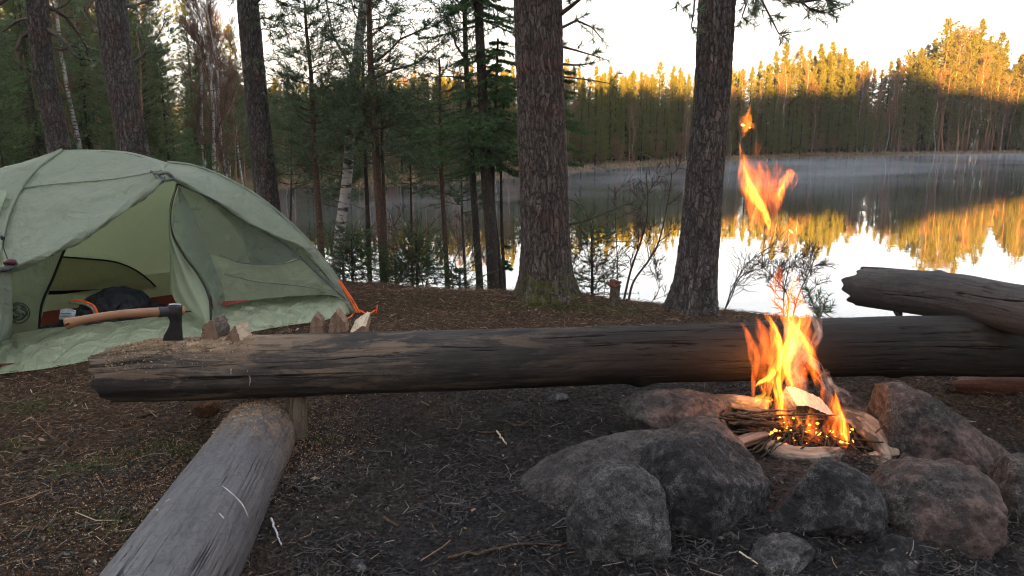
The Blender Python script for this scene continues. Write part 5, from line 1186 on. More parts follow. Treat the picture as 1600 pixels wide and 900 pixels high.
def wedge(tri, depth, dirv, label, barkface=True, group='split firewood pieces on the bench log', pale=None, name='firewood', Yb=None, pal=None, endm=None):
    """tri: end face corners as world points; the piece runs back along dirv"""
    tri = np.asarray(tri, float); g = np.random.default_rng(int(abs(tri[0][0])*1e4) % 9999); K = 14; M = 18
    # boundary samples
    b = []; side = []
    for e in range(len(tri)):
        a, c = tri[e], tri[(e+1) % len(tri)]
        for k in range(M): b.append(a+(c-a)*k/M); side.append(e)
    b = np.array(b); side = np.array(side); cen = b.mean(0); n = len(b)
    rows_ = []
    for k in range(K+1):
        f = k/K; q = cen+(b-cen)*(1+.04*math.sin(f*5)); rows_.append(q+np.asarray(dirv)*depth*f+g.normal(size=b.shape)*.0012)
    rows_ = np.array(rows_); P0 = np.stack([rows_[..., 0], rows_[..., 2], rows_[..., 1]], -1).reshape(-1, 3)
    V = rows_.reshape(-1, 3); root = empty(name, tuple(cen)); c0 = np.array(root.location)
    i = np.arange(K)[:, None]*n; j = np.arange(n)[None]; k2 = (j+1) % n; F_ = np.stack([i+j, i+k2, i+n+k2, i+n+j], -1)
    for e, mt, nm in pal:
        sel = F_[:, side == e].reshape(-1, 4); mesh(nm, V-c0, sel, mt, root, False, {'P0': P0})
    for r_, nm in ((rows_[0], 'cut_end'), (rows_[-1], 'cut_end')):
        Vd = np.vstack([r_, (r_*.5+r_.mean(0)*.5), r_.mean(0)+g.normal(size=3)*.002]); jj = np.arange(n); kk = (jj+1) % n
        mesh(nm, Vd-c0, [np.stack([jj, kk, n+kk, n+jj], -1), np.stack([n+jj, n+kk, jj*0+2*n], -1)], endm or M_split, root, False, {'P0': Vd*[1, 1, 1]})
    return tag(root, label, 'firewood', group)
def px3(l, Y): return [at(u, v, Y) for u, v in l]
back = nrm(np.array([-.05, 1, .0]))
wedge(px3([(312, 531), (341, 537), (340, 520), (331, 501), (318, 508)], 2.88), .10, back+[.18, 0, .03], 'split log with curled pale bark, standing nearest to the axe', pal=[(0, M_split, 'split_face'), (1, M_sbark, 'bark'), (2, M_sbark, 'bark'), (3, M_split, 'split_face'), (4, M_split, 'split_face')])
wedge(px3([(350, 533), (378, 538), (372, 522), (368, 508), (358, 520)], 2.87), .08, back+[.35, -.1, -.02], 'split wedge showing a bright pale face, second from the axe', pal=[(0, M_split, 'split_face'), (1, M_pale, 'pale_face'), (2, M_pale, 'pale_face'), (3, M_split, 'split_face'), (4, M_split, 'split_face')])
wedge(px3([(484, 520), (505, 521), (504, 504), (493, 493), (486, 503)], 2.98), .10, back+[-.1, 0, .0], 'small dark wedge, first of the three by the orange strap', pal=[(e, M_split, 'split_face') for e in range(5)])
wedge(px3([(513, 521), (542, 518), (538, 504), (525, 488), (516, 500)], 2.98), .10, back+[-.05, 0, .0], 'pointed brown wedge between the dark wedge and the pale one', pal=[(0, M_split, 'split_face'), (1, M_split, 'split_face'), (2, M_split, 'split_face'), (3, M_sbark, 'bark'), (4, M_sbark, 'bark')])
wedge(px3([(546, 523), (572, 524), (571, 510), (566, 509)], 2.98), .10, nrm(np.array([.06, 1, .42])), 'wedge with a white top face right under the orange strap', pal=[(0, M_split, 'split_face'), (1, M_split, 'split_face'), (2, M_pale, 'pale_face'), (3, M_pale, 'pale_face')])
# ---------------------------------------------------------------- stones round the fire
def m_stone(name, a, b, soot=.5, pink=None, sc_=1.0, disp=.010):
    t = NT(name); p = t.obj
    n = t.noise(p, 7*sc_, 6, .65); f = t.noise(p, 60*sc_, 5, .75); sp_ = t.vor(p, 150, 'F1'); big = t.noise(p, 3.2, 4, .6); n4 = t.noise(p, 24, 5, .7)
    c = t.mix(t.rng(f, .3, .7), a, b); c = t.mix(t.rng(n, .4, .62, 0, .35), c, tuple(x*1.25 for x in b)); fg_ = t.noise(p, 230*sc_, 3, .8); c = t.mix(t.rng(fg_, .42, .62, 0, .75), c, tuple(x*.12 for x in a)); c = t.mix(t.rng(t.vor(p, 210, 'F1'), .22, .08, 0, .55), c, tuple(min(1, x*2.4) for x in b))
    if pink: c = t.mix(t.rng(big, .42, .58), c, t.mix(f, pink, tuple(x*1.45 for x in pink)))
    c = t.mix(t.math('MULTIPLY', t.rng(n4, .56, .44), soot), c, (.012, .012, .013))
    c = t.mix(t.math('MULTIPLY', t.rng(t.noise(p, 5, 5, .7), .62, .42), soot), c, (.016, .016, .018))
    c = t.mix(t.rng(sp_, .14, .05, 0, .6), c, (.34, .32, .31))
    pit = t.math('MULTIPLY', t.vor(p, 38, 'SMOOTH_F1'), .45)
    h = t.math('ADD', t.math('MULTIPLY', n4, 1.3), t.math('ADD', pit, t.math('MULTIPLY', n, .8))); t.surf(t.bsdf(c, .9, t.bump(t.math('ADD', f, pit), 1.0, .014), .2)).disp(h, disp*1.3, .9); return t.m
M_st_dark = m_stone('sooty_stone', (.032, .031, .033), (.17, .167, .172), .7)
M_st_grey = m_stone('grey_stone', (.06, .06, .062), (.25, .247, .245), .5)
M_st_pink = m_stone('reddish_stone', (.06, .052, .049), (.25, .215, .20), .5, (.15, .105, .092))
M_st_earth = m_stone('earthy_stone', (.05, .046, .044), (.22, .20, .185), .45)
M_st_soil = m_stone('soil_covered_stone', (.045, .042, .041), (.19, .175, .165), .35)
def stone(label, u, v, hw, hh, Y, mat, seed, depth=None, tilt=0.0, cuts=9, sharp=0.0, sub=6, name='stone', yaw=0.0, boxy=.96, off=(0, 0, 0)):
    V, F_ = ico(sub); g = np.random.default_rng(seed); c = at(u, v, Y); rx, rz = px(hw, Y, v), px(hh, Y, v)*1.02; ry = (depth or .9)*rx
    # facets: clip the ball with random planes
    for k in range(cuts):
        n = nrm(g.normal(size=3)*[1, 1, .8]); d = g.uniform(.52, .84); e = V@n; ov = np.maximum(e-d, 0); V = V-n*ov[:, None]*boxy
    V = V/np.abs(V).max(0); V = V*(1.04+.08*fbm(V*1.3+seed, 3)[:, None]+.055*fbm(V*3.5+seed, 4)[:, None]+.035*(1-2*np.abs(pn(V*3+seed)))[:, None])
    V = V*[rx, ry, rz]; ct, st = math.cos(tilt), math.sin(tilt); V = np.stack([V[:, 0]*ct-V[:, 2]*st, V[:, 1], V[:, 0]*st+V[:, 2]*ct], -1)
    o = mesh(name, V, F_, mat, None, True); o.location = c+np.asarray(off); o.rotation_euler[2] = yaw
    return tag(o, label, 'stone', 'stones ringing the fire')
stone('large sooty black boulder in front of the fire, the biggest dark one', 1096, 768, 98, 92, 2.26, M_st_dark, 3, .95, .05, 8)
stone('tall smooth grey stone leaning against the big sooty boulder', 975, 835, 78, 108, 2.10, M_st_grey, 5, .9, .22, 5, boxy=.5)
stone('long low earth-covered stone at the camp side end of the ring', 925, 752, 150, 50, 2.48, M_st_soil, 8, .6, .45, 6, boxy=.5)
stone('flat reddish stone between the sooty boulder and the bench log', 1055, 656, 82, 44, 2.92, M_st_pink, 12, .8, -.03, 8)
stone('low reddish stone touching the sticks above the sooty boulder', 1105, 690, 66, 32, 2.68, M_st_pink, 17, .9, .05, 7)
stone('rounded dark stone centred before the burning sticks', 1284, 804, 84, 80, 2.17, M_st_dark, 21, .9, -.12, 8)
stone('broad brownish stone next to the rounded dark one, away from the boulder', 1462, 810, 104, 86, 2.2, M_st_pink, 25, .9, -.25, 7)
stone('wedge-shaped stone with a long sloping back beyond the birch log', 1460, 694, 112, 70, 2.72, M_st_pink, 29, .8, -.48, 8)
stone('cut-off grey stone at the picture edge beside the broad brownish one', 1604, 778, 62, 64, 2.34, M_st_earth, 33, .9, .1, 7)
stone('small stone behind the flames under the bench log', 1326, 648, 26, 28, 3.15, M_st_pink, 37, .9, .1, 8, sub=5)
stone('small half buried stone low between the two dark stones', 1222, 884, 52, 40, 1.97, M_st_grey, 41, .9, .2, 7, sub=5)
stone('flat dark stone low under the broad brownish stone', 1400, 888, 70, 38, 1.97, M_st_dark, 44, .9, 0, 7, sub=5)
stone('little flat stone wedged between the rounded dark and the broad brownish stone', 1392, 772, 30, 12, 2.30, M_st_pink, 45, .9, 0, 6, sub=4, name='pebble')
stone('stubby stone wedged beside the big boulder above the reddish pebble', 1186, 752, 20, 18, 2.42, M_st_dark, 71, .9, .2, 7, sub=4)
stone('dark stone filling the gap before the half buried stone and the tall grey one', 1135, 856, 40, 22, 2.08, M_st_soil, 73, .9, .1, 7, sub=5)
stone('sooty stone low between the rounded dark and the broad brownish stone', 1362, 822, 26, 34, 2.16, M_st_dark, 75, .9, .1, 7, sub=5)
stone('small reddish pebble in the soot by the big boulder', 1197, 793, 13, 11, 2.30, M_st_pink, 49, .9, 0, 6, sub=4, name='pebble')
stone('brown stone tucked under the bench log end beside the grey log', 326, 634, 24, 15, 3.12, m_stone('brown_stone', (.11, .06, .035), (.2, .11, .065), .2), 53, .9, .1, 7, sub=5)
stone('lone grey pebble on the sooty soil near the viewer', 561, 887, 13, 11, 1.98, M_st_grey, 57, .9, 0, 6, sub=4, name='pebble')
stone('dark flat stone on the soil just behind the bench log', 868, 619, 22, 5, 3.42, M_st_dark, 59, .9, 0, 6, sub=4, name='pebble')
stone('low earthy stone behind the wood of the fire', 1175, 652, 36, 20, 3.0, M_st_earth, 61, .9, 0, 6, sub=5)

# ---------------------------------------------------------------- firewood in the fire
M_bw = m_split('birch_split_wood', (.20, .14, .10), (.36, .28, .21), .6); M_char = m_split('charred_wood', (.008, .007, .007), (.03, .022, .018))
M_bbark = m_split('birch_bark_curl', (.15, .11, .085), (.32, .25, .20), .85)
def billet(label, pts, rs, mat, seed, flat=.75, seg=40, endm=None):
    P = np.array([at(*p) for p in pts]); n = 70; Q = catmull(P, n); rr = np.interp(np.linspace(0, 1, n), np.linspace(0, 1, len(rs)), [px(r, 2.8, 690) for r in rs])
    g = np.random.default_rng(seed); ph = g.uniform(0, 6, 4)
    f = lambda z, th, r_: np.minimum(np.minimum(1, .62/np.maximum(np.cos(th-ph[0]), .05)), .55/np.maximum(np.cos(th-ph[0]-1.9), .05))+.05*np.sin(5*th+ph[2])+.06*pn(np.stack([np.cos(th)*2, np.sin(th)*2, z*6+seed], -1).reshape(-1, 3)).reshape(th.shape)
    V, Fs, P0 = tube(Q, rr, seg, False, rfun=f); root = empty('firewood', tuple(Q[n//2])); c = np.array(root.location); mesh('bark', V-c, Fs[0], mat, root, True, {'P0': P0})
    G = V.reshape(n, seg, 3)
    for e in (0, -1):
        r_ = G[e]; m = r_.mean(0); Vd = np.vstack([r_, m+(r_-m)*.5+g.normal(size=r_.shape)*.001, m]); jj = np.arange(seg); kk = (jj+1) % seg
        mesh('cut_end', Vd-c, [np.stack([jj, kk, seg+kk, seg+jj], -1), np.stack([seg+jj, seg+kk, jj*0+2*seg], -1)], endm or M_bw, root, False, {'P0': Vd})
    return tag(root, label, 'firewood', 'firewood burning inside the stone ring')
billet('curved pale birch billet curling down at the water side of the fire', [(1315, 650, 2.86), (1345, 660, 2.80), (1370, 680, 2.72), (1388, 708, 2.64), (1392, 716, 2.62)], [17, 19, 19, 16, 12], M_bbark, 1)
billet('curved pale birch billet lying below the flames', [(1186, 688, 2.78), (1208, 708, 2.68), (1250, 720, 2.62), (1290, 716, 2.62), (1312, 708, 2.66)], [9, 19, 21, 17, 9], M_bbark, 2)
billet('short mossy pale billet by the curved billet end', [(1325, 738, 2.62), (1350, 735, 2.62), (1385, 724, 2.64)], [19, 21, 20], M_bbark, 3)
billet('pale split billet at the camp side of the flames', [(1118, 624, 3.05), (1150, 630, 3.0), (1200, 640, 2.96)], [9, 14, 15], M_bw, 4)
billet('reddish billet poking out under the twigs towards the boulder', [(1140, 700, 2.66), (1165, 690, 2.7), (1195, 680, 2.74)], [9, 12, 12], m_split('reddish_split_wood', (.20, .11, .08), (.34, .21, .16)), 5)
billet('small reddish wood end sticking out above the rounded dark stone', [(1204, 762, 2.48), (1225, 752, 2.53), (1240, 745, 2.58)], [7, 11, 10], m_split('reddish_stub_wood', (.20, .11, .08), (.34, .21, .16)), 6)
wedge(px3([(1236, 650), (1252, 668), (1300, 676), (1304, 652), (1262, 634), (1246, 634)], 2.80), .13, nrm(np.array([-.05, 1, .30])), 'squared split log with pale grained top and charred front in the flames', group='firewood burning inside the stone ring', endm=M_char,
      pal=[(0, M_char, 'charred_face'), (1, M_char, 'charred_face'), (2, M_bw, 'split_face'), (3, M_pale, 'pale_face'), (4, M_pale, 'pale_face'), (5, M_bw, 'split_face')])
wedge(px3([(1194, 622), (1212, 624), (1214, 600), (1198, 598)], 2.92), .10, nrm(np.array([.3, 1, -.2])), 'dark upright chunk burning at the camp side of the fire', group='firewood burning inside the stone ring', pal=[(e, M_char, 'charred_face') for e in range(4)], endm=M_char)
# kindling: single sticks
g_ = np.random.default_rng(88); M_stick = m_bark('kindling_bark', (.12, .07, .045), (.2, .12, .08), (.04, .03, .02), 90, .4, .0008); M_stickdark = m_bark('dark_kindling_bark', (.05, .04, .033), (.10, .08, .06), (.02, .015, .012), 90, .4, .0008)
def twig(P, r, mat, label, cat='stick', group=None, seg=6, name='stick'):
    P = catmull(P, 16); L_2 = np.linalg.norm(P[-1]-P[0]); P = P+g_.normal(size=P.shape)*.0022*min(1, L_2/.25); o_ = P[8].copy(); V, Fs, P0 = tube(P-o_, np.linspace(r, r*.55, 16), seg)
    o = mesh(name, V, Fs, mat, None, True, {'P0': P0}); o.location = o_; return tag(o, label, cat, group)
KG = 'kindling sticks of the fire'
for k in range(112):
    if k < 34: # camp-side bundle, roughly level
        u = g_.uniform(1120, 1175); v = 668+g_.uniform(-24, 22); a = (u, v, g_.uniform(2.72, 2.92)); b = (u+g_.uniform(95, 150), v+g_.uniform(-8, 26), g_.uniform(2.72, 2.86)); lb = 'thin reddish kindling stick in the bundle reaching towards the low reddish stone'
    elif k < 72: # crossing bundle slanting to the lower water side
        u = g_.uniform(1205, 1262); v = 672+g_.uniform(-14, 20); a = (u, v, g_.uniform(2.76, 2.86)); b = (u+g_.uniform(85, 150), v+g_.uniform(28, 58), g_.uniform(2.62, 2.74)); lb = 'dark kindling stick slanting down across the embers'
    else:
        u = g_.uniform(1215, 1330); v = g_.uniform(660, 700); a = (u, v-8, 2.80); b = (u+g_.uniform(-75, 70), v+g_.uniform(30, 58), 2.61); lb = 'short kindling stick poking down in front of the embers'
    m_ = tuple((x+y)/2+(g_.uniform(-5, 5) if i < 2 else 0) for i, (x, y) in enumerate(zip(a, b)))
    twig([at(*a), at(*m_), at(*b)], px(g_.uniform(1.3, 3.2), 2.75), M_stick if k < 34 else M_stickdark, lb, group=KG)
twig([at(1272, 596, 3.0), at(1285, 584, 3.0), at(1293, 577, 3.0)], .004, M_stick, 'single twig sticking up behind the flames', group=KG)
twig([at(1368, 676, 2.66), at(1385, 662, 2.7), at(1395, 655, 2.72)], .004, M_stick, 'single twig leaning over the curved birch billet', group=KG)
# sticks lying on the soil
def on_ground(us, lift=.008): return [gpos(u, v)+[0, 0, lift] for u, v in us]
TG = 'loose twigs on the soil'
twig(on_ground([(700, 874), (760, 864), (835, 852), (872, 856), (905, 846)]), .005, M_stick, 'long thin brown twig on the soil near the viewer', group=TG)
twig(on_ground([(785, 663), (810, 672), (832, 660)], .02), .005, M_stick, 'brown twig bent upwards in the soot behind the pale stick', group=TG)
twig(on_ground([(748, 678), (780, 678), (800, 672)]), .0045, M_stick, 'level brown twig joining the pale stick', group=TG)
twig(on_ground([(776, 679), (784, 690), (792, 699)], .015), .0045, M_pale, 'short bright pale stick in the middle of the sooty soil', group=TG)
twig(on_ground([(424, 816), (431, 836), (440, 858)], .015), .0042, m_plain('bleached_wood', (.36, .36, .38)), 'bleached pale stick beside the grey log', group=TG)
twig(on_ground([(436, 755), (460, 764), (484, 776)]), .006, M_stickdark, 'dark stick lying beside the grey log', group=TG)
twig(on_ground([(36, 708), (55, 706), (70, 703)], .015), .010, M_stick, 'thick short brown stick on the needle floor before the tent', group=TG)
twig(on_ground([(212, 655), (240, 649), (256, 645)], .012), .007, M_stick, 'brown stick on the needles under the bench log end', group=TG)
twig(on_ground([(505, 715), (530, 700), (558, 683)]), .005, M_stickdark, 'dark slanting twig on the open soil', group=TG)
twig(on_ground([(600, 812), (612, 820), (622, 826)]), .006, M_stick, 'stubby pale brown stick on the sooty soil', group=TG)
twig(on_ground([(1155, 866), (1172, 877), (1188, 888)]), .003, M_pale, 'thin straw coloured stick below the big sooty boulder', group=TG)
P_ = [at(930, 752, 2.13), at(965, 790, 2.06), at(1005, 830, 2.0), at(1022, 868, 1.96)]
twig(P_, .0028, M_stickdark, 'thin dark twig leaning over the tall smooth grey stone', group=TG)

# ---------------------------------------------------------------- litter on the soil
def litter(name, n, area, ln, w, cols, seed, dens=None, up=.25, mat=None, lift=.003, chip=False, kind='stuff'):
    g = np.random.default_rng(seed); x = g.uniform(area[0], area[1], n); 
    y = area[2]+(area[3]-area[2])*g.random(n)**1.4
    if dens is not None: k = dens(x, y, g); x, y = x[k], y[k]
    n = len(x); k = lake_sd(x, y) > 1.3; x, y = x[k], y[k]; n = len(x)
    z = hgt(x, y)+lift+g.random(n)*.012; a = g.uniform(0, 2*np.pi, n); l = ln*(.4+g.random(n)**2*1.6); ww = w*(.5+g.random(n))
    d = np.stack([np.cos(a), np.sin(a), g.normal(size=n)*up], -1); d = nrm(d); s = np.stack([-np.sin(a), np.cos(a), g.normal(size=n)*.5], -1); s = nrm(s)
    c = np.stack([x, y, z], -1); h = np.abs(d[:, 2:3])*l[:, None]*.5; c[:, 2:3] += h
    if chip:
        bend = g.normal(size=(n, 1))*.25; V = np.stack([c-d*l[:, None]*.5, c+s*ww[:, None]*.5+[0, 0, .002], c+d*l[:, None]*.5, c-s*ww[:, None]*.5+[0, 0, .001]], 1).reshape(-1, 3); F_ = np.arange(4*n).reshape(-1, 4); rd = np.repeat(g.random(n), 4)
    else:
        m = c+s*(g.normal(size=(n, 1))*.12)*l[:, None]; A = np.concatenate([c-d*l[:, None]*.5, m]); B = np.concatenate([m, c+d*l[:, None]*.5]); r_ = np.tile(ww*.5, 2)
        V, F_ = sticks(A, B, r_, r_*.8, 3); rd = np.repeat(np.tile(g.random(n), 2), 6)
    return tag(mesh(name, V, F_, mat, None, False, {'rnd': rd}), kind=kind)
def m_litter(name, stops, rough=.85):
    t = NT(name); t.surf(t.bsdf(t.ramp(t.attr('rnd').outputs['Fac'], stops), rough, None, .2)); return t.m
fdist = lambda x, y: np.hypot(x-(FIRE[0]-.5), y-(FIRE[1]-.4))
def d_brown(x, y, g): return g.random(len(x)) < .03+.97*sstep(1.3, 2.6, fdist(x, y)+.5*pn(np.stack([x*1.2, y*1.2, 0*x], -1)))
def d_dark(x, y, g): return g.random(len(x)) < (1-.9*sstep(1.5, 3.0, fdist(x, y)))*(.12+.88*sstep(-.2, .35, pn(np.stack([x*3, y*3, 0*x+5], -1))))
ML1 = m_litter('needle_litter', [(0, (.05, .03, .02)), (.4, (.11, .065, .038)), (.8, (.20, .125, .08)), (1, (.42, .32, .22))]); ML2 = m_litter('sooty_litter', [(0, (.012, .012, .013)), (.5, (.045, .042, .042)), (.9, (.08, .075, .07)), (1, (.18, .15, .12))])
AR = (-5.5, 4.5, 1.3, 8.0)
litter('needle_litter', 130000, AR, .034, .0020, None, 1, d_brown, .22, ML1); litter('needle_litter', 3000, AR, .08, .0032, None, 2, d_brown, .10, ML1)
litter('sooty_litter', 60000, (-2, 3, 1.3, 4.2), .035, .0028, None, 3, d_dark, .35, ML2); litter('sooty_litter', 2500, (-2, 3, 1.3, 4.2), .065, .0035, None, 4, d_dark, .15, ML2)
litter('leaf_litter', 4200, AR, .022, .014, None, 5, lambda x, y, g: g.random(len(x)) < .25+.75*sstep(1.0, 2.4, fdist(x, y)), .4, m_litter('leaf_litter', [(0, (.05, .03, .025)), (.6, (.13, .075, .05)), (.9, (.22, .13, .09)), (1, (.36, .30, .24))]), .006, True)
litter('bark_crumbs', 16000, (-3.5, 3.2, 1.3, 5.0), .012, .009, None, 6, None, .5, ML2, .004, True)
sd0 = gpos(475, 690)
def d_saw(x, y, g):
    r = np.hypot((x-sd0[0])/.22, (y-sd0[1])/.4); r2 = np.hypot((x+1.35)/.35, (y-2.6)/.5); return g.random(len(x)) < np.maximum(np.exp(-r*r*1.2), .5*np.exp(-r2*r2))
litter('sawdust', 60000, (-2.2, -.3, 1.8, 3.6), .006, .0045, None, 7, d_saw, .5, m_litter('sawdust', [(0, (.22, .14, .09)), (1, (.40, .28, .19))]), .002, True)
# sawdust and splinters on the logs
g = np.random.default_rng(66); A = []; 
for _ in range(14000):
    f = g.random()**1.6; i = int(np.interp(f, [0, 1], [8, 90])) if g.random() < .72 else int(g.integers(0, 1)); 
    if i < 5: continue
    th = g.normal()*.55; q = MG[min(i, len(MG)-1)]; top_ = int(np.argmax(q[:, 2])); kk = (top_+int(th*170/6.28)) % len(q); A.append(q[kk]+g.normal(size=3)*[.004, .004, .0015]+[0, 0, .004])
for _ in range(9000):
    i = int(np.clip(abs(g.normal())*30, 0, 100))+28; q = FG[min(i, len(FG)-1)]; top_ = int(np.argmax(q[:, 2])); kk = (top_+int(g.normal()*.6*190/6.28)) % len(q); A.append(q[kk]+g.normal(size=3)*.003+[0, 0, .003])
A = np.array(A); n = len(A); d = nrm(g.normal(size=(n, 3))*[1, 1, .35]); s = nrm(np.cross(d, g.normal(size=(n, 3)))); l = (g.random((n, 1))**3*.006+.0014); w_ = l*.35+.001
V = np.stack([A-d*l, A+s*w_, A+d*l, A-s*w_], 1).reshape(-1, 3); tag(mesh('sawdust', V, np.arange(4*n).reshape(-1, 4), m_litter('log_sawdust', [(0, (.18, .12, .08)), (1, (.42, .31, .21))]), attrs={'rnd': np.repeat(g.random(n), 4)}), kind='stuff')
# moss and short grass in patches
g = np.random.default_rng(91); B = []
for (u, v, rx, ry, n_) in ((48, 637, .10, .07, 500), (130, 733, .10, .05, 600), (265, 703, .10, .06, 600), (170, 815, .16, .06, 500), (15, 700, .12, .05, 300), (510, 688, .04, .03, 120), (885, 480, .18, .07, 900), (965, 486, .22, .08, 700), (645, 470, .3, .1, 500), (800, 478, .15, .05, 500)):
    c = gpos(u, v); q = np.stack([c[0]+g.normal(size=n_)*rx, c[1]+g.normal(size=n_)*ry], -1); B.append(np.column_stack([q, hgt(q[:, 0], q[:, 1])]))
B = np.vstack(B); n = len(B); tp_ = B+np.stack([g.normal(size=n)*.02, g.normal(size=n)*.02, g.uniform(.006, .03, n)], -1); s = nrm(g.normal(size=(n, 3))*[1, 1, 0])*.0022
tag(mesh('grass', np.stack([B-s, B+s, tp_], 1).reshape(-1, 3), np.arange(3*n).reshape(-1, 3), m_leaf('moss_grass', (.035, .06, .018), (.09, .10, .03), .2), attrs={'rnd': np.repeat(g.random(n), 3)}), kind='stuff')

# ---------------------------------------------------------------- flames: closed bodies of glowing gas, no surface
def m_flame(name, col, k):
    t = NT(name); n_ = t.noise(t.map(t.obj, (1, 1, .28)), 42, 3, .6, .6); t.vol(t.n('Emission', {'Color': (*col, 1), 'Strength': t.rng(n_, .34, .66, k*.12, k*2.2)}).outputs[0]); return t.m
FL_ = FLAME
M_fl = {'o': m_flame('orange_flame_gas', (1, .22, .018), 30*FL_), 'y': m_flame('yellow_flame_gas', (1, .36, .03), 75*FL_), 'r': m_flame('red_flame_gas', (1, .16, .02), 14*FL_), 'w': m_flame('faint_flame_gas', (1, .15, .015), 7*FL_)}
fire = empty('campfire', tuple(FIRE)); F0 = np.array(fire.location); gf = np.random.default_rng(5)
STR = [ # (kind, Y, [(u, v, half width)])
 ('o', 2.92, [(1196, 645, 1), (1200, 610, 7), (1206, 585, 12), (1216, 555, 14), (1214, 525, 12), (1203, 500, 7), (1196, 485, 1)]),
 ('y', 2.90, [(1180, 604, 1), (1188, 596, 6), (1200, 590, 8), (1212, 576, 8), (1222, 550, 7), (1217, 525, 5), (1209, 505, 1)]),
 ('o', 2.88, [(1217, 668, 1), (1216, 630, 7), (1214, 595, 10), (1226, 560, 14), (1236, 520, 15), (1230, 485, 12), (1236, 455, 7), (1241, 430, 1)]),
 ('y', 2.86, [(1220, 660, 1), (1220, 630, 4), (1217, 590, 6), (1226, 550, 6), (1234, 515, 5), (1229, 490, 1)]),
 ('y', 2.84, [(1213, 672, 1), (1216, 645, 4), (1212, 615, 4), (1208, 590, 1)]),
 ('o', 2.92, [(1244, 655, 1), (1238, 610, 8), (1232, 570, 12), (1243, 525, 13), (1258, 495, 9), (1250, 465, 5), (1240, 445, 1)]),
 ('y', 2.93, [(1232, 600, 1), (1231, 570, 5), (1240, 535, 6), (1250, 508, 4), (1249, 490, 1)]),
 ('o', 2.98, [(1272, 590, 1), (1270, 565, 7), (1260, 540, 10), (1246, 515, 9), (1243, 490, 4), (1252, 470, 1)]),
 ('r', 2.98, [(1285, 598, 1), (1280, 580, 7), (1264, 555, 9), (1258, 530, 7), (1250, 510, 1)]),
 ('r', 2.95, [(1180, 640, 1), (1176, 600, 7), (1180, 560, 12), (1172, 530, 9), (1160, 505, 2)]),
 ('y', 2.86, [(1178, 632, 1), (1184, 624, 6), (1191, 614, 4), (1190, 602, 1)]), ('y', 2.86, [(1192, 634, 1), (1198, 628, 6), (1204, 620, 1)]),
 ('o', 2.70, [(1322, 702, 1), (1320, 680, 9), (1314, 650, 10), (1308, 628, 6), (1303, 606, 1)]), ('y', 2.68, [(1324, 697, 1), (1322, 680, 4), (1318, 658, 4), (1313, 640, 1)]),
 ('o', 2.72, [(1306, 695, 1), (1304, 665, 5), (1306, 640, 5), (1300, 615, 1)]), ('r', 2.72, [(1290, 686, 1), (1290, 668, 6), (1286, 648, 1)]),
 ('o', 2.74, [(1244, 672, 1), (1246, 655, 4), (1243, 636, 1)]), ('o', 2.74, [(1226, 690, 1), (1228, 668, 6), (1222, 640, 7), (1224, 610, 1)]),
 ('o', 2.78, [(1262, 695, 1), (1260, 675, 7), (1266, 655, 5), (1262, 640, 1)]), ('r', 2.9, [(1290, 640, 1), (1286, 615, 6), (1278, 592, 5), (1262, 575, 1)]),
 ('r', 2.92, [(1206, 500, 1), (1214, 470, 14), (1212, 440, 12), (1222, 415, 2)]), ('r', 2.92, [(1246, 500, 1), (1250, 470, 12), (1240, 440, 9), (1236, 418, 1)]),
 ('o', 2.90, [(1204, 360, 1), (1198, 345, 8), (1190, 325, 13), (1178, 305, 14), (1166, 285, 12), (1160, 258, 8), (1155, 222, 1)]),
 ('y', 2.89, [(1203, 361, 1), (1199, 348, 5), (1193, 328, 6), (1181, 305, 6), (1168, 280, 5), (1162, 258, 1)]),
 ('r', 2.92, [(1172, 374, 1), (1174, 345, 9), (1180, 310, 14), (1180, 280, 14), (1172, 255, 2)]), ('r', 2.92, [(1212, 345, 1), (1208, 320, 11), (1202, 290, 14), (1190, 262, 9), (1180, 248, 1)]),
 ('r', 2.90, [(1165, 372, 1), (1164, 358, 4), (1160, 348, 1)]),
 ('o', 2.88, [(1222, 318, 1), (1222, 300, 6), (1226, 285, 10), (1233, 272, 9), (1230, 264, 2)]), ('y', 2.88, [(1222, 317, 1), (1219, 303, 3), (1222, 290, 3), (1228, 276, 1)]),
 ('r', 2.90, [(1236, 300, 1), (1238, 285, 7), (1234, 268, 5), (1228, 262, 1)]),
 ('o', 2.88, [(1160, 207, 1), (1163, 200, 8), (1168, 188, 9), (1172, 175, 5), (1173, 158, 1)]), ('r', 2.88, [(1178, 202, 1), (1172, 196, 8), (1166, 184, 7), (1176, 170, 1)]),
 ('r', 2.90, [(1175, 252, 1), (1182, 238, 4), (1180, 220, 1)]), ('r', 2.9, [(1222, 378, 1), (1232, 365, 13), (1240, 350, 10), (1232, 338, 1)]),
] + [('w', Yq, pts) for Yq, pts in (
 (2.95, [(1200, 640, 1), (1196, 600, 15), (1200, 560, 22), (1190, 520, 18), (1180, 495, 2)]), (2.95, [(1235, 650, 1), (1240, 600, 24), (1236, 550, 28), (1244, 500, 22), (1240, 450, 10), (1246, 425, 1)]),
 (2.98, [(1276, 610, 1), (1272, 580, 16), (1262, 545, 20), (1256, 505, 14), (1262, 470, 2)]), (2.82, [(1225, 690, 1), (1228, 665, 20), (1222, 635, 18), (1224, 600, 3)]), (2.72, [(1312, 705, 1), (1312, 675, 20), (1306, 645, 18), (1298, 612, 2)]),
 (2.74, [(1268, 700, 1), (1266, 680, 18), (1270, 655, 12), (1266, 636, 1)]), (2.90, [(1196, 365, 1), (1186, 335, 20), (1182, 300, 26), (1172, 265, 16), (1160, 235, 2)]), (2.90, [(1218, 330, 1), (1214, 300, 20), (1216, 270, 12), (1212, 250, 1)]))]
nfl = 0
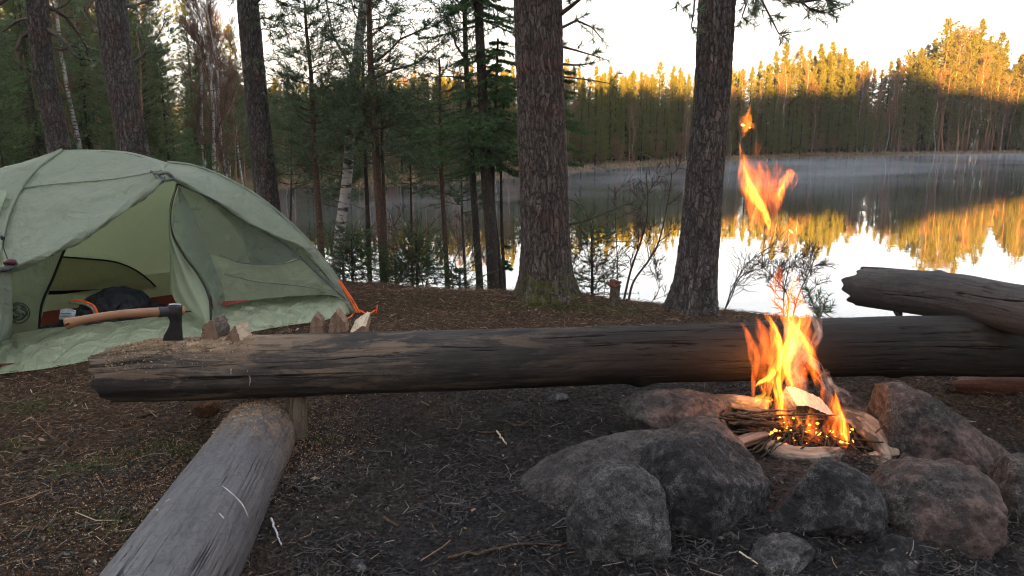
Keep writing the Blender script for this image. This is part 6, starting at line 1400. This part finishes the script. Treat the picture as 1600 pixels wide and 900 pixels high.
for kd, Yf, pts_ in STR:
    for rep in range(3 if kd == 'o' else 2):
        jit = gf.normal(size=2)*(2.5 if rep else 0); sc2 = [1, .55, .4][rep] * (.9 if kd == 'y' else 1)
        P = np.array([at(u+jit[0]+(gf.normal()*3.0 if rep else 0), v+jit[1]*1.5, Yf+gf.normal()*.012*(rep > 0)) for u, v, r in pts_]); n = 46; Q = catmull(P, n)
        Q = Q+np.stack([.006*np.sin(np.linspace(0, 9, n)+gf.uniform(0, 6)), .01*np.sin(np.linspace(0, 7, n)+gf.uniform(0, 6)), 0*np.linspace(0, 1, n)], -1)*np.sin(np.linspace(0, np.pi, n))[:, None]
        rr = np.maximum(catmull([[px(r, Yf), 0, 0] for u, v, r in pts_], n)[:, 0], .0015)*sc2; ph = gf.uniform(0, 6, 3)
        V, Fs, P0 = tube(Q, rr, 16, True, ell=.55, rfun=lambda z, th, r_: 1+.36*np.sin(2*th+z*18+ph[0])+.22*np.sin(3*th-z*44+ph[1])+.08*np.sin(5*th+z*90+ph[2]))
        if nfl < 98: mesh('flame', V-F0, Fs, M_fl[kd], fire, True)
        nfl += 1
# glowing embers among the sticks
t = NT('glowing_ember'); nz = t.noise(t.obj, 60, 3); t.surf(t.n('Emission', {'Color': t.ramp(nz, [(.35, (1, .08, .008)), (.6, (1, .32, .04)), (.75, (1, .7, .25))]), 'Strength': EMBER}).outputs[0])
mb = MB(); Vi, Fi = ico(2)
for k in range(150):
    u = gf.uniform(1195, 1335); v = gf.normal()*15+682+.10*(u-1230); q = at(u, v, gf.uniform(2.72, 2.84)); s = gf.uniform(.002, .008)
    mb.add(Vi*(1+.3*pn(Vi*2+k)[:, None])*[s*1.2, s, s*.8]+q-F0, Fi)
e_ = mb.build('embers', t.m, fire, True); e_['kind'] = 'stuff'
V, F_ = ico(5); V = V*(1+.15*fbm(V*3, 3)[:, None])*[.24, .17, .028]+[0.0, -.02, .0]; 
mesh('ash_bed', V+(at(1255, 706, 2.76)-F0)*[1, 1, 0]+[0, 0, .005], F_, m_stone('ash_and_charcoal', (.02, .02, .02), (.07, .07, .07), .5, disp=.012), fire, True)
tag(fire, 'burning campfire with tall orange flames over glowing sticks', 'campfire')
for (u, v, Yl, e, r) in ((1255, 672, 2.76, FIREW*.55, .06), (1225, 590, 2.88, FIREW, .09), (1232, 500, 2.90, FIREW*.5, .09), (1185, 300, 2.9, FIREW*.25, .06)):
    l = bpy.data.lights.new('fire_glow', 'POINT'); l.energy = e; l.color = (1, .38, .10); l.shadow_soft_size = r; o = bpy.data.objects.new('fire_glow', l); C.objects.link(o); o.location = at(u, v, Yl)
# smoke: thin bluish veils beside the flames
t = NT('smoke_veil'); n_ = t.noise(t.map(t.pos, (1, 1, .5)), 20, 4, .6, 1.2); t.vol(t.n('VolumePrincipled', {'Color': (.80, .88, 1, 1), 'Density': t.rng(n_, .36, .74, 0, 18*SMOKE)}).outputs[0]); t2 = t
mb = MB()
for pts_, Ys_ in (([(1258, 640, 6), (1250, 605, 16), (1240, 575, 22), (1248, 545, 20), (1240, 520, 14), (1225, 495, 5)], 2.95), ([(1300, 640, 4), (1292, 605, 10), (1282, 580, 12), (1265, 560, 9), (1250, 545, 4)], 2.95),
                  ([(1268, 545, 3), (1278, 520, 10), (1270, 495, 9), (1262, 480, 3)], 2.95), ([(1318, 650, 3), (1316, 620, 9), (1300, 600, 8), (1290, 580, 3)], 2.8)):
    for rep in range(3):
        P = np.array([at(u+gf.normal()*5*(rep > 0), v, Ys_+gf.normal()*.02) for u, v, r in pts_]); Q = catmull(P, 40); rr = np.maximum(catmull([[px(r, Ys_), 0, 0] for u, v, r in pts_], 40)[:, 0], .003)*[1, .6, .4][rep]
        V, Fs, P0 = tube(Q, rr, 18, True, ell=.5, rfun=lambda z, th, r_: 1+.35*np.sin(2*th+z*18+rep)+.2*np.sin(3*th-z*34+rep*2)+.1*np.sin(6*th+z*70)); mb.add(V, *Fs)
tag(mb.build('smoke', t.m, None, True), kind='stuff')
